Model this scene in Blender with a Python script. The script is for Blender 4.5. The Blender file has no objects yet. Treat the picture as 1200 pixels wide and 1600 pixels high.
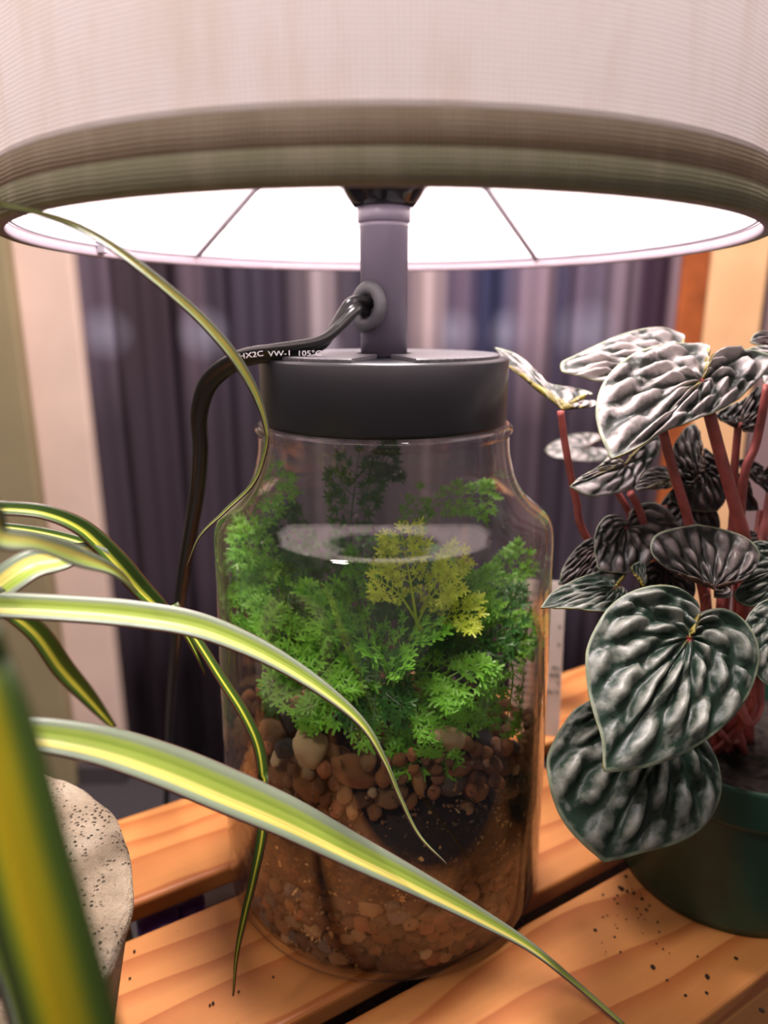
import bpy, bmesh, math, random
import numpy as np
from mathutils import Vector, Matrix, noise as mnoise
random.seed(7); rnd = random.random
SC = bpy.context.scene
COL = SC.collection
# ------------------------------------------------------------------ camera
F_PX, PITCH, DIST, EYE = 1105.1, .2646, .3171, .2752
cp, sp = math.cos(PITCH), math.sin(PITCH)
cam = bpy.data.cameras.new('camera'); camo = bpy.data.objects.new('camera', cam); COL.objects.link(camo)
camo.location = (0, -DIST, EYE); camo.rotation_euler = (math.pi/2 - PITCH, 0, 0)
cam.sensor_fit = 'VERTICAL'; cam.sensor_height = 16.0; cam.sensor_width = 12.0
cam.lens = F_PX/1600*16.0; cam.shift_x = 0.0; cam.clip_start = .005
cam.dof.use_dof = True; cam.dof.focus_distance = .252; cam.dof.aperture_fstop = 3.2
SC.camera = camo
# ------------------------------------------------------------------ light, exposure
w = bpy.data.worlds.new('room_ambient'); SC.world = w; w.use_nodes = True
w.node_tree.nodes['Background'].inputs[0].default_value = (1.0, .86, .80, 1)
w.node_tree.nodes['Background'].inputs[1].default_value = .20
def area(name, loc, target, size, power, color):
    l = bpy.data.lights.new(name, 'AREA'); l.size = size; l.energy = power; l.color = color
    o = bpy.data.objects.new(name, l); COL.objects.link(o); o.location = loc
    o.rotation_euler = (Vector(target)-Vector(loc)).to_track_quat('-Z', 'Y').to_euler()
area('front_fill', (-.7, -.9, 1.7), (0, 0, .1), .25, 17, (1, .88, .82))  # added fill above and behind the camera, brightens leaves and card
area('backdrop_fill', (.1, .2, 1.75), (0, .95, .2), .3, 60, (1, .87, .83))  # added unseen fill that brightens the pier, door and curtain
BULB_STRENGTH = 125
SC.view_settings.view_transform = 'Standard'; SC.view_settings.look = 'None'
SC.view_settings.gamma = 1; SC.view_settings.use_curve_mapping = False
SC.view_settings.exposure = 0.0
SC.cycles.max_bounces = 14; SC.cycles.transparent_max_bounces = 24; SC.cycles.diffuse_bounces = 5
SC.cycles.transmission_bounces = 10; SC.cycles.glossy_bounces = 5
SC.cycles.sample_clamp_indirect = 6

# ------------------------------------------------------------------ helpers
def P(px, py, d):
    x = (px-600)/F_PX*d; u = (800-py)/F_PX*d
    return Vector((x, -DIST + d*cp + u*sp, EYE - d*sp + u*cp))
def onz(px, py, z=0):
    r = P(px, py, 1)-Vector((0, -DIST, EYE)); t = (z-EYE)/r.z
    return Vector((0, -DIST, EYE))+r*t
def onr(px, py, R):      # first hit with a vertical cylinder about the jar's axis
    c = Vector((0, -DIST, EYE)); r = P(px, py, 1)-c
    a = r.x**2+r.y**2; b = 2*(c.x*r.x+c.y*r.y); k = c.x**2+c.y**2-R*R
    dd = b*b-4*a*k
    if dd < 0: return None
    return c+r*((-b-math.sqrt(dd))/(2*a))
def lin(c):
    return tuple((v/255/12.92 if v <= 10 else ((v/255+.055)/1.055)**2.4) for v in c)+(1,)
def tag(o, label, cat, group=None, kind=None):
    if label: o['label'] = label
    if cat: o['category'] = cat
    if group: o['group'] = group
    if kind: o['kind'] = kind
    return o
def empty(name, loc, label, cat, group=None):
    o = bpy.data.objects.new(name, None); COL.objects.link(o); o.location = loc
    o.empty_display_size = .02
    return tag(o, label, cat, group)
def mesh_obj(name, verts, faces, mat, parent=None, smooth=True, uvs=None, loc=None, solid=0, sub=0, mats=None, bevel=0):
    me = bpy.data.meshes.new(name); me.from_pydata([tuple(v) for v in verts], [], faces)
    if uvs is not None:
        ul = me.uv_layers.new(name='UVMap')
        for l in me.loops: ul.data[l.index].uv = uvs[l.vertex_index]
    me.update()
    o = bpy.data.objects.new(name, me); COL.objects.link(o)
    for m in (mats or [mat]): me.materials.append(m)
    if smooth: me.shade_smooth()
    if parent is not None:
        o.parent = parent; o.matrix_parent_inverse = Matrix.Translation(-wloc(parent))
    elif loc is not None: o.location = loc
    if bevel:
        b = o.modifiers.new('bevel', 'BEVEL'); b.width = bevel; b.segments = 3
    if sub:
        s = o.modifiers.new('sub', 'SUBSURF'); s.levels = s.render_levels = sub
    if solid:
        s = o.modifiers.new('solid', 'SOLIDIFY'); s.thickness = abs(solid); s.offset = 0 if solid > 0 else -1
        if mats and len(mats) > 1: s.material_offset = 1; s.material_offset_rim = 1
    return o
def wloc(o):
    v = Vector(o.location)
    while o.parent is not None:
        return Vector((0, 0, 0))+wloc(o.parent) if o.type == 'MESH' and o.location.length == 0 else v
    return v
def lathe(name, prof, mat, parent=None, n=96, c=(0, 0), closed=False, **k):
    vs, fs, uv = [], [], []
    m = len(prof)
    for i in range(n):
        a = 2*math.pi*i/n
        for j, (r, z) in enumerate(prof):
            vs.append((c[0]+r*math.cos(a), c[1]+r*math.sin(a), z)); uv.append((i/n, j/m))
    for i in range(n):
        for j in range(m if closed else m-1):
            a, b = i*m+j, i*m+(j+1) % m
            a2, b2 = ((i+1) % n)*m+j, ((i+1) % n)*m+(j+1) % m
            fs.append((a, a2, b2, b))
    o = mesh_obj(name, vs, fs, mat, parent, uvs=uv, **k)
    bm = bmesh.new(); bm.from_mesh(o.data); bmesh.ops.remove_doubles(bm, verts=bm.verts, dist=1e-6)
    bmesh.ops.recalc_face_normals(bm, faces=bm.faces); bm.to_mesh(o.data); bm.free()
    return o
def box_data(x0, x1, y0, y1, z0, z1):
    v = [(x, y, z) for z in (z0, z1) for y in (y0, y1) for x in (x0, x1)]
    f = [(0, 2, 3, 1), (4, 5, 7, 6), (0, 1, 5, 4), (2, 6, 7, 3), (0, 4, 6, 2), (1, 3, 7, 5)]
    return v, f
def box(name, b, mat, parent=None, rot=0, bevel=0, **k):
    v, f = box_data(*b)
    if rot: v = [(x*math.cos(rot)-y*math.sin(rot), x*math.sin(rot)+y*math.cos(rot), z) for x, y, z in v]
    return mesh_obj(name, v, f, mat, parent, smooth=False, bevel=bevel, **k)
def catmull(pts, n):
    pts = [np.array(p, float) for p in pts]
    Q = [2*pts[0]-pts[1]]+pts+[2*pts[-1]-pts[-2]]
    out = []
    for i in range(1, len(Q)-2):
        for k in range(n):
            t = k/n
            a, b, c, d = Q[i-1], Q[i], Q[i+1], Q[i+2]
            out.append(.5*((2*b)+(-a+c)*t+(2*a-5*b+4*c-d)*t*t+(-a+3*b-3*c+d)*t**3))
    out.append(pts[-1]); return out
def sweep(name, pts, prof, mat, parent=None, cap=True, twist=None, up=Vector((0, 0, 1)), **k):
    """pts: Vectors; prof(i,t)->list of (a,b)"""
    vs, fs, uv = [], [], []
    n = len(pts); side = None; m = 0
    for i, p in enumerate(pts):
        t = (pts[min(i+1, n-1)]-pts[max(i-1, 0)]).normalized()
        if side is None:
            side = t.cross(up)
            side = side.normalized() if side.length > 1e-4 else Vector((1, 0, 0))
        side = (side-t*side.dot(t)).normalized(); nn = side.cross(t).normalized()
        an = twist(i/(n-1)) if twist else 0
        s2 = side*math.cos(an)+nn*math.sin(an); n2 = nn*math.cos(an)-side*math.sin(an)
        pr = prof(i, i/(n-1)); m = len(pr)
        for q, (a, b) in enumerate(pr):
            vs.append(p+s2*a+n2*b); uv.append((q/m, i/n))
    for i in range(n-1):
        for j in range(m):
            fs.append((i*m+j, i*m+(j+1) % m, (i+1)*m+(j+1) % m, (i+1)*m+j))
    if cap: fs += [tuple(range(m))[::-1], tuple((n-1)*m+j for j in range(m))]
    return mesh_obj(name, vs, fs, mat, parent, uvs=uv, **k)
def circ(r, n=10):
    return [(r*math.cos(2*math.pi*i/n), r*math.sin(2*math.pi*i/n)) for i in range(n)]
def text_mesh(name, body, size, mat, parent, M, align='LEFT'):
    cu = bpy.data.curves.new('t', 'FONT'); cu.body = body; cu.size = size; cu.align_x = align; cu.extrude = size*.02; cu.resolution_u = 3
    t = bpy.data.objects.new('t', cu)
    COL.objects.link(t); me = bpy.data.meshes.new_from_object(t.evaluated_get(bpy.context.evaluated_depsgraph_get()))
    bpy.data.objects.remove(t); bpy.data.curves.remove(cu)
    me.transform(M); me.name = name
    me.materials.clear(); me.materials.append(mat)
    o = bpy.data.objects.new(name, me); COL.objects.link(o)
    if parent: o.parent = parent; o.matrix_parent_inverse = Matrix.Translation(-wloc(parent))
    return o

# ------------------------------------------------------------------ materials
class NT:
    def __init__(s, name):
        s.m = bpy.data.materials.new(name); s.m.use_nodes = True; s.t = s.m.node_tree; s.t.nodes.clear()
        s.out = s.n('ShaderNodeOutputMaterial')
    def n(s, ty, **kw):
        nd = s.t.nodes.new(ty)
        for k, v in kw.items(): setattr(nd, k, v)
        return nd
    def l(s, a, b): s.t.links.new(a, b)
    def val(s, sock, v):
        if hasattr(v, 'is_output') or isinstance(v, bpy.types.NodeSocket): s.l(v, sock)
        else: sock.default_value = v
    def math(s, op, a, b=0, c=None, clamp=False):
        nd = s.n('ShaderNodeMath', operation=op, use_clamp=clamp); s.val(nd.inputs[0], a); s.val(nd.inputs[1], b)
        if c is not None: s.val(nd.inputs[2], c)
        return nd.outputs[0]
    def mix(s, f, a, b, mode='MIX'):
        nd = s.n('ShaderNodeMix', data_type='RGBA', blend_type=mode); s.val(nd.inputs[0], f); s.val(nd.inputs[6], a); s.val(nd.inputs[7], b)
        return nd.outputs[2]
    def ramp(s, f, stops, interp='LINEAR'):
        nd = s.n('ShaderNodeValToRGB'); cr = nd.color_ramp; cr.interpolation = interp
        while len(cr.elements) < len(stops): cr.elements.new(.5)
        for e, (p, c) in zip(cr.elements, stops): e.position = p
        for e, (p, c) in zip(cr.elements, stops): e.color = c if len(c) == 4 else c+(1,)
        s.val(nd.inputs[0], f); return nd.outputs[0]
    def noise(s, vec=None, scale=5, detail=3, rough=.5, dist=0):
        nd = s.n('ShaderNodeTexNoise'); nd.inputs['Scale'].default_value = scale; nd.inputs['Detail'].default_value = detail
        nd.inputs['Roughness'].default_value = rough; nd.inputs['Distortion'].default_value = dist
        if vec is not None: s.l(vec, nd.inputs['Vector'])
        return nd.outputs[0]
    def coord(s, which='Object', scale=None):
        c = s.n('ShaderNodeTexCoord').outputs[which]
        if scale:
            mp = s.n('ShaderNodeMapping'); mp.inputs['Scale'].default_value = scale; s.l(c, mp.inputs[0]); c = mp.outputs[0]
        return c
    def bump(s, h, strength=.5, dist=.001):
        nd = s.n('ShaderNodeBump'); nd.inputs['Strength'].default_value = strength; nd.inputs['Distance'].default_value = dist
        s.l(h, nd.inputs['Height']); return nd.outputs[0]
    def pbr(s, color, rough=.5, metal=0, normal=None, spec=.5, **kw):
        p = s.n('ShaderNodeBsdfPrincipled'); s.val(p.inputs['Base Color'], color); s.val(p.inputs['Roughness'], rough)
        p.inputs['Metallic'].default_value = metal; p.inputs['Specular IOR Level'].default_value = spec
        if normal is not None: s.l(normal, p.inputs['Normal'])
        for k, v in kw.items(): s.val(p.inputs[k.replace('_', ' ')], v)
        return p.outputs[0]
    def end(s, sh): s.l(sh, s.out.inputs[0]); return s.m
def plain(name, rgb, rough=.5, metal=0, var=.12, scale=60, spec=.5, bump=0, **kw):
    t = NT(name); c = lin(rgb); n = t.noise(t.coord(), scale, 4)
    dark = tuple(v*(1-var*2) for v in c[:3])+(1,); lite = tuple(min(1, v*(1+var)) for v in c[:3])+(1,)
    return t.end(t.pbr(t.ramp(n, [(.3, dark), (.7, lite)]), rough, metal, t.bump(n, bump, .0006) if bump else None, spec, **kw))

def m_wood():
    t = NT('pine'); co = t.coord()
    sep = t.n('ShaderNodeSeparateXYZ'); t.l(co, sep.inputs[0])
    warp = t.noise(t.coord('Object', (3.2, 14, 14)), 1.6, 2)
    y = t.math('ADD', t.math('MULTIPLY', sep.outputs[1], 52), t.math('MULTIPLY', warp, 2.2))
    y = t.math('ADD', y, t.math('MULTIPLY', sep.outputs[0], 1.3))
    saw = t.math('FRACT', y)
    band = t.ramp(saw, [(0, (0, 0, 0)), (.45, (.05,)*3), (.80, (.75,)*3), (.93, (1, 1, 1)), (.98, (0, 0, 0))])
    fine = t.noise(t.coord('Object', (6, 260, 260)), 1, 4, .6)
    blotch = t.noise(co, 18, 3)
    base = t.mix(blotch, lin((204, 134, 72)), lin((216, 150, 88)))
    c = t.mix(t.math('MULTIPLY', band, .72), base, lin((156, 72, 22)))
    c = t.mix(t.math('MULTIPLY', fine, .35), c, lin((170, 100, 50)))
    spots = t.ramp(t.noise(co, 420, 2), [(.74, (0, 0, 0)), (.78, (1, 1, 1))])
    c = t.mix(t.math('MULTIPLY', spots, .35), c, lin((70, 35, 15)))
    return t.end(t.pbr(c, t.math('ADD', .36, t.math('MULTIPLY', fine, .18)), 0, t.bump(fine, .25, .0004)))
def m_fabric(name, col, warpcol, trans, tcol):
    t = NT(name); uv = t.coord('UV'); sep = t.n('ShaderNodeSeparateXYZ'); t.l(uv, sep.inputs[0])
    nz = t.noise(t.coord('Object'), 90, 3)
    o3 = t.n('ShaderNodeSeparateXYZ'); t.l(t.coord('Object'), o3.inputs[0])
    a = t.math('SINE', t.math('ADD', t.math('MULTIPLY', sep.outputs[0], 6.2832*700), t.math('MULTIPLY', nz, 5)))
    b = t.math('SINE', t.math('ADD', t.math('MULTIPLY', o3.outputs[2], 6.2832*900), t.math('MULTIPLY', nz, 4)))
    h = t.math('ADD', t.math('MULTIPLY', a, .5), b)
    hn = t.math('MULTIPLY_ADD', h, .33, .5, clamp=True)
    slub = t.noise(t.coord('Object', (60, 60, 14)), 1.4, 4, .6)
    c = t.mix(hn, warpcol, col); c = t.mix(t.ramp(slub, [(.45, (0, 0, 0)), (.75, (.5,)*3)]), c, lin((200, 185, 170)))
    nm = t.bump(h, .5, .0003)
    d = t.n('ShaderNodeBsdfDiffuse'); t.l(c, d.inputs[0]); t.l(nm, d.inputs['Normal'])
    tr = t.n('ShaderNodeBsdfTranslucent'); t.l(t.mix(1.0, c, tcol, 'MULTIPLY'), tr.inputs[0]); t.l(nm, tr.inputs['Normal'])
    mx = t.n('ShaderNodeMixShader'); mx.inputs[0].default_value = trans; t.l(d.outputs[0], mx.inputs[1]); t.l(tr.outputs[0], mx.inputs[2])
    return t.end(mx.outputs[0])
def m_glass():
    t = NT('clear_glass')
    lw = t.n('ShaderNodeLayerWeight'); lw.inputs[0].default_value = .5
    edge = t.ramp(lw.outputs['Facing'], [(.62, (0, 0, 0)), (.93, (1, 1, 1))])
    smear = t.noise(t.coord('Object'), 26, 5, .65)
    spots = t.ramp(t.noise(t.coord('Object'), 330, 2), [(.70, (0, 0, 0)), (.74, (1, 1, 1))])
    rough = t.math('MULTIPLY', t.ramp(smear, [(.5, (0, 0, 0)), (.75, (1, 1, 1))]), .06)
    tr = t.n('ShaderNodeBsdfTransparent'); tr.inputs[0].default_value = (.975, .965, .955, 1)
    rf = t.n('ShaderNodeBsdfRefraction'); rf.inputs['IOR'].default_value = 1.5; rf.inputs[0].default_value = (.98, .95, .93, 1); rf.inputs['Roughness'].default_value = .02
    m1 = t.n('ShaderNodeMixShader'); t.l(edge, m1.inputs[0]); t.l(tr.outputs[0], m1.inputs[1]); t.l(rf.outputs[0], m1.inputs[2])
    g = t.n('ShaderNodeBsdfGlossy'); g.inputs[0].default_value = (1, 1, 1, 1); t.l(rough, g.inputs['Roughness'])
    fr = t.math('MULTIPLY_ADD', t.math('POWER', lw.outputs['Facing'], 5), .9, .041, clamp=True)
    m2 = t.n('ShaderNodeMixShader'); t.l(fr, m2.inputs[0]); t.l(m1.outputs[0], m2.inputs[1]); t.l(g.outputs[0], m2.inputs[2])
    df = t.n('ShaderNodeBsdfDiffuse'); df.inputs[0].default_value = (.8, .75, .7, 1)
    m3 = t.n('ShaderNodeMixShader')
    dust = t.math('ADD', t.math('MULTIPLY', spots, .10), t.math('MULTIPLY', t.ramp(smear, [(.5, (0, 0, 0)), (.8, (1, 1, 1))]), .010))
    t.l(dust, m3.inputs[0]); t.l(m2.outputs[0], m3.inputs[1]); t.l(df.outputs[0], m3.inputs[2])
    return t.end(m3.outputs[0])
def m_strap(name, stops, rough=.38):
    t = NT(name); uv = t.coord('UV'); s = t.n('ShaderNodeSeparateXYZ'); t.l(uv, s.inputs[0])
    nz = t.noise(t.coord('UV', (38, 1.2, 1)), 1, 3)
    x = t.math('ADD', s.outputs[0], t.math('MULTIPLY', t.math('SUBTRACT', nz, .5), .07))
    c = t.ramp(x, stops)
    c = t.mix(t.math('MULTIPLY', t.noise(t.coord('UV', (120, 3, 1)), 1, 2), .10), c, lin((120, 150, 60)))
    p = t.pbr(c, rough, 0, None, .5)
    tr = t.n('ShaderNodeBsdfTranslucent'); t.l(c, tr.inputs[0])
    mx = t.n('ShaderNodeMixShader'); mx.inputs[0].default_value = .18; t.l(p, mx.inputs[1]); t.l(tr.outputs[0], mx.inputs[2])
    return t.end(mx.outputs[0])
def m_pep(name, dark, silver, lo=.35, hi=.8):
    t = NT(name); at = t.n('ShaderNodeAttribute', attribute_name='ridge')
    nz = t.noise(t.coord(), 420, 4, .6); nb = t.noise(t.coord(), 130, 3)
    f = t.math('ADD', at.outputs['Fac'], t.math('MULTIPLY', t.math('SUBTRACT', nz, .5), .45))
    f = t.math('ADD', f, t.math('MULTIPLY', t.math('SUBTRACT', nb, .5), .5))
    c = t.mix(t.ramp(f, [(lo, (0, 0, 0)), (hi, (1, 1, 1))]), lin(dark), lin(silver))
    at2 = t.n('ShaderNodeAttribute', attribute_name='heart')
    c = t.mix(t.ramp(at2.outputs['Fac'], [(.0, (1, 1, 1)), (.05, (0, 0, 0))]), c, lin((170, 50, 60)))
    c = t.mix(t.ramp(at2.outputs['Fac'], [(.965, (0, 0, 0)), (.99, (.8,)*3)]), c, lin((140, 148, 126)))
    return t.end(t.pbr(c, .42, 0, t.bump(nz, .35, .0005), .42))
def m_fern(name, a, b):
    t = NT(name); c = t.mix(t.noise(t.coord(), 70, 3), lin(a), lin(b))
    p = t.pbr(c, .42); tr = t.n('ShaderNodeBsdfTranslucent'); t.l(c, tr.inputs[0])
    mx = t.n('ShaderNodeMixShader'); mx.inputs[0].default_value = .35; t.l(p, mx.inputs[1]); t.l(tr.outputs[0], mx.inputs[2])
    return t.end(mx.outputs[0])
def m_soil_layers():
    t = NT('layered_soil'); co = t.coord(); s = t.n('ShaderNodeSeparateXYZ'); t.l(co, s.inputs[0])
    n1 = t.noise(co, 34, 4); n2 = t.noise(co, 150, 5, .7); n3 = t.noise(co, 330, 2)
    c = t.ramp(n2, [(.32, lin((12, 8, 6))), (.5, lin((50, 30, 18))), (.68, lin((120, 80, 46)))])
    # black crumbly compost under the gravel
    zz = t.math('ADD', s.outputs[2], t.math('MULTIPLY', t.math('SUBTRACT', n1, .5), .05))
    blk = t.ramp(zz, [(.056, (0, 0, 0)), (.066, (1, 1, 1))])
    c = t.mix(t.math('MULTIPLY', blk, .85), c, lin((14, 13, 14)))
    low = t.ramp(zz, [(.030, (1, 1, 1)), (.042, (0, 0, 0))])
    c = t.mix(t.math('MULTIPLY', low, .6), c, lin((104, 68, 38)))
    sp_ = t.ramp(t.noise(co, 210, 3, .6), [(.62, (0, 0, 0)), (.66, (1, 1, 1))])
    patch = t.ramp(t.noise(co, 30, 2), [(.48, (0, 0, 0)), (.6, (1, 1, 1))])
    c = t.mix(t.math('MULTIPLY', sp_, patch), c, lin((214, 172, 110)))
    return t.end(t.pbr(c, .75, 0, t.bump(n2, .8, .002), .3))
def m_pebble(name, a, b, rough=.5):
    t = NT(name); oi = t.n('ShaderNodeObjectInfo')
    n = t.noise(t.coord(), 190, 5, .65)
    c = t.ramp(n, [(.32, tuple(v*.45 for v in lin(a)[:3])+(1,)), (.5, lin(a)), (.7, lin(b))])
    hs = t.n('ShaderNodeHueSaturation'); t.l(c, hs.inputs['Color'])
    t.l(t.math('MULTIPLY_ADD', oi.outputs['Random'], .7, .65), hs.inputs['Value'])
    return t.end(t.pbr(hs.outputs[0], rough, 0, t.bump(n, .6, .0012), .5))
def m_concrete():
    t = NT('rough_concrete'); co = t.coord()
    n1 = t.noise(co, 34, 5, .6); n2 = t.noise(co, 420, 3, .7)
    v = t.n('ShaderNodeTexVoronoi'); v.inputs['Scale'].default_value = 520; t.l(co, v.inputs['Vector'])
    pit = t.ramp(v.outputs['Distance'], [(.12, (1, 1, 1)), (.30, (0, 0, 0))])
    pm = t.math('MULTIPLY', pit, t.ramp(t.noise(co, 60, 3), [(.48, (0, 0, 0)), (.62, (1, 1, 1))]))
    c = t.ramp(n1, [(.28, lin((112, 98, 80))), (.5, lin((164, 148, 128))), (.72, lin((196, 184, 166)))])
    c = t.mix(t.math('MULTIPLY', n2, .3), c, lin((120, 104, 84)))
    c = t.mix(t.math('MULTIPLY', pm, .7), c, lin((74, 62, 48)))
    h = t.math('SUBTRACT', t.math('ADD', n1, t.math('MULTIPLY', n2, .4)), pm)
    return t.end(t.pbr(c, .85, 0, t.bump(h, 1.0, .0045), .25))

WOOD = m_wood()
BLACKP = plain('satin_black_plastic', (30, 30, 35), .36, var=.05)
STEMM = plain('grey_painted_metal', (104, 98, 114), .36, var=.04)
GROM = plain('grey_rubber', (72, 72, 78), .55, var=.08, scale=600, bump=.2)
SOCK = plain('gloss_black_bakelite', (16, 15, 18), .14, var=.05)
CORD = plain('black_vinyl_cord', (24, 23, 24), .3, var=.05, bump=.1)
PRINT = plain('white_print', (205, 205, 210), .5, var=.02)
WIRE = plain('white_enamel_wire', (150, 145, 155), .4, var=.03)
FAB = m_fabric('linen_shade_fabric', lin((238, 232, 230)), lin((196, 184, 180)), .15, (.97, .93, .93, 1))
HEM = m_fabric('linen_hem_double', lin((178, 160, 142)), lin((162, 146, 128)), .10, (1, .88, .68, 1))
HEM2 = m_fabric('linen_hem_triple', lin((166, 160, 134)), lin((150, 146, 122)), .115, (.88, 1, .78, 1))
GLASS = m_glass()
SOILJ = m_soil_layers()
POTSOIL = plain('dark_potting_soil', (38, 26, 20), .9, var=.45, scale=260, bump=1)
GREENP = plain('dark_green_plastic', (22, 62, 46), .4, var=.08)
PETIOLE = plain('red_petiole', (172, 88, 84), .35, var=.18, scale=120, Subsurface_Weight=.15, Subsurface_Radius=(.003, .001, .001))
UNDER = plain('leaf_underside', (132, 118, 48), .5, var=.25, scale=90)
UNDERD = plain('leaf_underside_dark', (70, 44, 30), .5, var=.25, scale=90)
PEP = m_pep('silver_rippled_leaf', (42, 46, 42), (160, 151, 150), .40, .78)
PEPG = m_pep('green_rippled_leaf', (26, 44, 33), (128, 129, 122), .50, 1.02)
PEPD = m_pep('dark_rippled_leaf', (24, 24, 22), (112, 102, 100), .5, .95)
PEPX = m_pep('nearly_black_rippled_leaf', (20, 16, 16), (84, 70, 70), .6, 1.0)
FERN = m_fern('fern_green', (84, 160, 34), (150, 216, 74))
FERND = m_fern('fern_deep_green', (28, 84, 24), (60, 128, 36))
FERNY = m_fern('fern_lime', (186, 220, 52), (222, 236, 96))
BSTRAP = m_strap('broad_variegated_leaf', [(0, lin((96, 42, 52))), (.035, lin((120, 128, 112))), (.20, lin((134, 152, 128))), (.26, lin((214, 200, 100))), (.34, lin((230, 216, 124))), (.40, lin((206, 200, 96))), (.46, lin((226, 212, 120))), (.53, lin((150, 174, 62))), (.62, lin((168, 188, 84))), (.68, lin((146, 172, 66))), (.78, lin((162, 180, 90))), (.84, lin((146, 160, 134))), (.97, lin((136, 146, 128))), (1, lin((100, 60, 60)))])
NSTRAP = m_strap('narrow_variegated_leaf', [(0, lin((88, 26, 30))), (.08, lin((44, 66, 22))), (.36, lin((62, 96, 26))), (.44, lin((206, 208, 70))), (.58, lin((220, 214, 80))), (.66, lin((62, 98, 28))), (.92, lin((42, 62, 22))), (1, lin((92, 30, 34)))])
OSTRAP = m_strap('olive_variegated_leaf', [(0, lin((30, 40, 14))), (.2, lin((58, 82, 18))), (.36, lin((150, 140, 10))), (.62, lin((176, 150, 8))), (.74, lin((120, 130, 14))), (.85, lin((50, 68, 20))), (1, lin((26, 34, 18)))])
TIPM = plain('dry_leaf_tip', (150, 84, 58), .6)

# ------------------------------------------------------------------ room
def struct(o): o['kind'] = 'structure'; return o
WY = .95
def wallmat(name, rgb): return plain(name, rgb, .8, var=.04, scale=8)
struct(box('floor', (-2, 2, -1.6, 1.35, -.66, -.62), plain('dark_carpet', (66, 60, 64), .95, var=.3, scale=300, bump=.6)))
struct(box('wall_back', (-2, 2, 1.30, 1.36, -.62, 2.0), wallmat('back_wall_paint', (150, 132, 128))))
# cream pier left of the curtain and the olive wall beyond it
struct(box('wall_left', (-.98, -.518, WY-.03, 1.30, -.58, 2.0), wallmat('cream_plaster', (226, 198, 184)), bevel=.006))
struct(box('trim_1', (-1.15, -.61, WY-.06, WY-.031, -.62, 2.0), wallmat('olive_beige_paint', (150, 136, 104)), bevel=.004))
struct(box('baseboard_left', (-.609, -.516, WY-.045, WY-.0, -.62, -.581), wallmat('dark_baseboard', (70, 62, 66))))
struct(box('trim_2', (.500, .545, WY-.02, 1.30, -.62, 2.0), plain('orange_stained_wood', (176, 92, 46), .5, var=.15, scale=20), bevel=.004))
struct(box('door_1', (.546, .648, WY-.01, 1.30, -.62, 2.0), plain('peach_pine_panel', (255, 200, 150), .55, var=.06, scale=14), bevel=.004))
struct(box('wall_right', (.650, 1.4, WY+.03, 1.30, -.62, 2.0), wallmat('mauve_wall_paint', (150, 124, 128))))
def m_curtain():
    t = NT('lit_stripe_curtain'); co = t.coord(); s = t.n('ShaderNodeSeparateXYZ'); t.l(co, s.inputs[0])
    st = [(135, (96, 84, 100)), (155, (74, 62, 74)), (178, (108, 94, 108)), (200, (54, 42, 50)), (280, (54, 42, 52)), (305, (104, 88, 102)), (330, (60, 50, 62)), (400, (64, 56, 74)), (440, (60, 50, 64)),
          (475, (100, 88, 98)), (502, (180, 164, 172)), (528, (84, 74, 84)), (560, (62, 56, 72)), (640, (110, 95, 105)), (660, (196, 174, 178)), (682, (190, 168, 174)), (702, (74, 66, 88)), (722, (112, 96, 116)),
          (750, (52, 54, 88)), (778, (48, 52, 86)), (800, (100, 90, 115)), (825, (150, 130, 146)), (850, (150, 128, 142)), (872, (60, 56, 84)), (905, (108, 94, 114)), (930, (96, 86, 106)), (962, (134, 116, 130)), (982, (132, 114, 128)), (1004, (56, 36, 54)), (1032, (52, 34, 50)), (1048, (140, 118, 128))]
    d = 1.225
    x = t.math('MULTIPLY_ADD', s.outputs[0], F_PX/d/1200, .5)
    c = t.ramp(x, [(p/1200, lin(q)) for p, q in st])  # stripe colours carry the lamplit folds along with the cloth's own tones
    fade = t.ramp(t.math('MULTIPLY_ADD', s.outputs[2], 1, 1), [(0, (1, 1, 1)), (.99, (1, 1, 1)), (1, (0, 0, 0))])
    # lamplight near the shade painted in: stripes fade to dark cloth lower down
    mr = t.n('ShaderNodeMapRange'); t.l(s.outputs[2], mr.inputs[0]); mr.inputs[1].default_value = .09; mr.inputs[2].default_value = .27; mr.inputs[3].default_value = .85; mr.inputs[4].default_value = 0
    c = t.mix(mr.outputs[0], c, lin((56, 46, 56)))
    acc = None
    for px, py, r, in ((168, 520, 34), (318, 522, 34), (505, 545, 26), (712, 520, 30), (790, 520, 30), (916, 520, 40)):
        q = P(px, py, d); vd = t.n('ShaderNodeVectorMath', operation='DISTANCE'); t.l(co, vd.inputs[0]); vd.inputs[1].default_value = (q.x, WY, q.z)
        m = t.n('ShaderNodeMapRange'); t.l(vd.outputs['Value'], m.inputs[0]); m.inputs[1].default_value = r*d/F_PX*.1; m.inputs[2].default_value = r*d/F_PX*1.4; m.inputs[3].default_value = .42; m.inputs[4].default_value = 0
        acc = m.outputs[0] if acc is None else t.math('MAXIMUM', acc, m.outputs[0])
    c = t.mix(acc, c, lin((176, 176, 200)))
    return t.end(t.pbr(c, .7, 0, None, .3))
vs, fs = [], []
N = 220
for i in range(N+1):
    x = -.55+1.05*i/N
    y = WY+.012*math.sin(x*62)+.007*math.sin(x*131+1)
    for z in (-.60, -.2, .2, .6, 1.2): vs.append((x, y+.004*math.sin(z*9+x*20), z))
for i in range(N):
    for j in range(4): fs.append((i*5+j, (i+1)*5+j, (i+1)*5+j+1, i*5+j+1))
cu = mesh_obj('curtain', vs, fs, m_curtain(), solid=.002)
tag(cu, 'dark plum curtain with lit folds painted as pale stripes hanging behind the jar', 'curtain')

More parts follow.
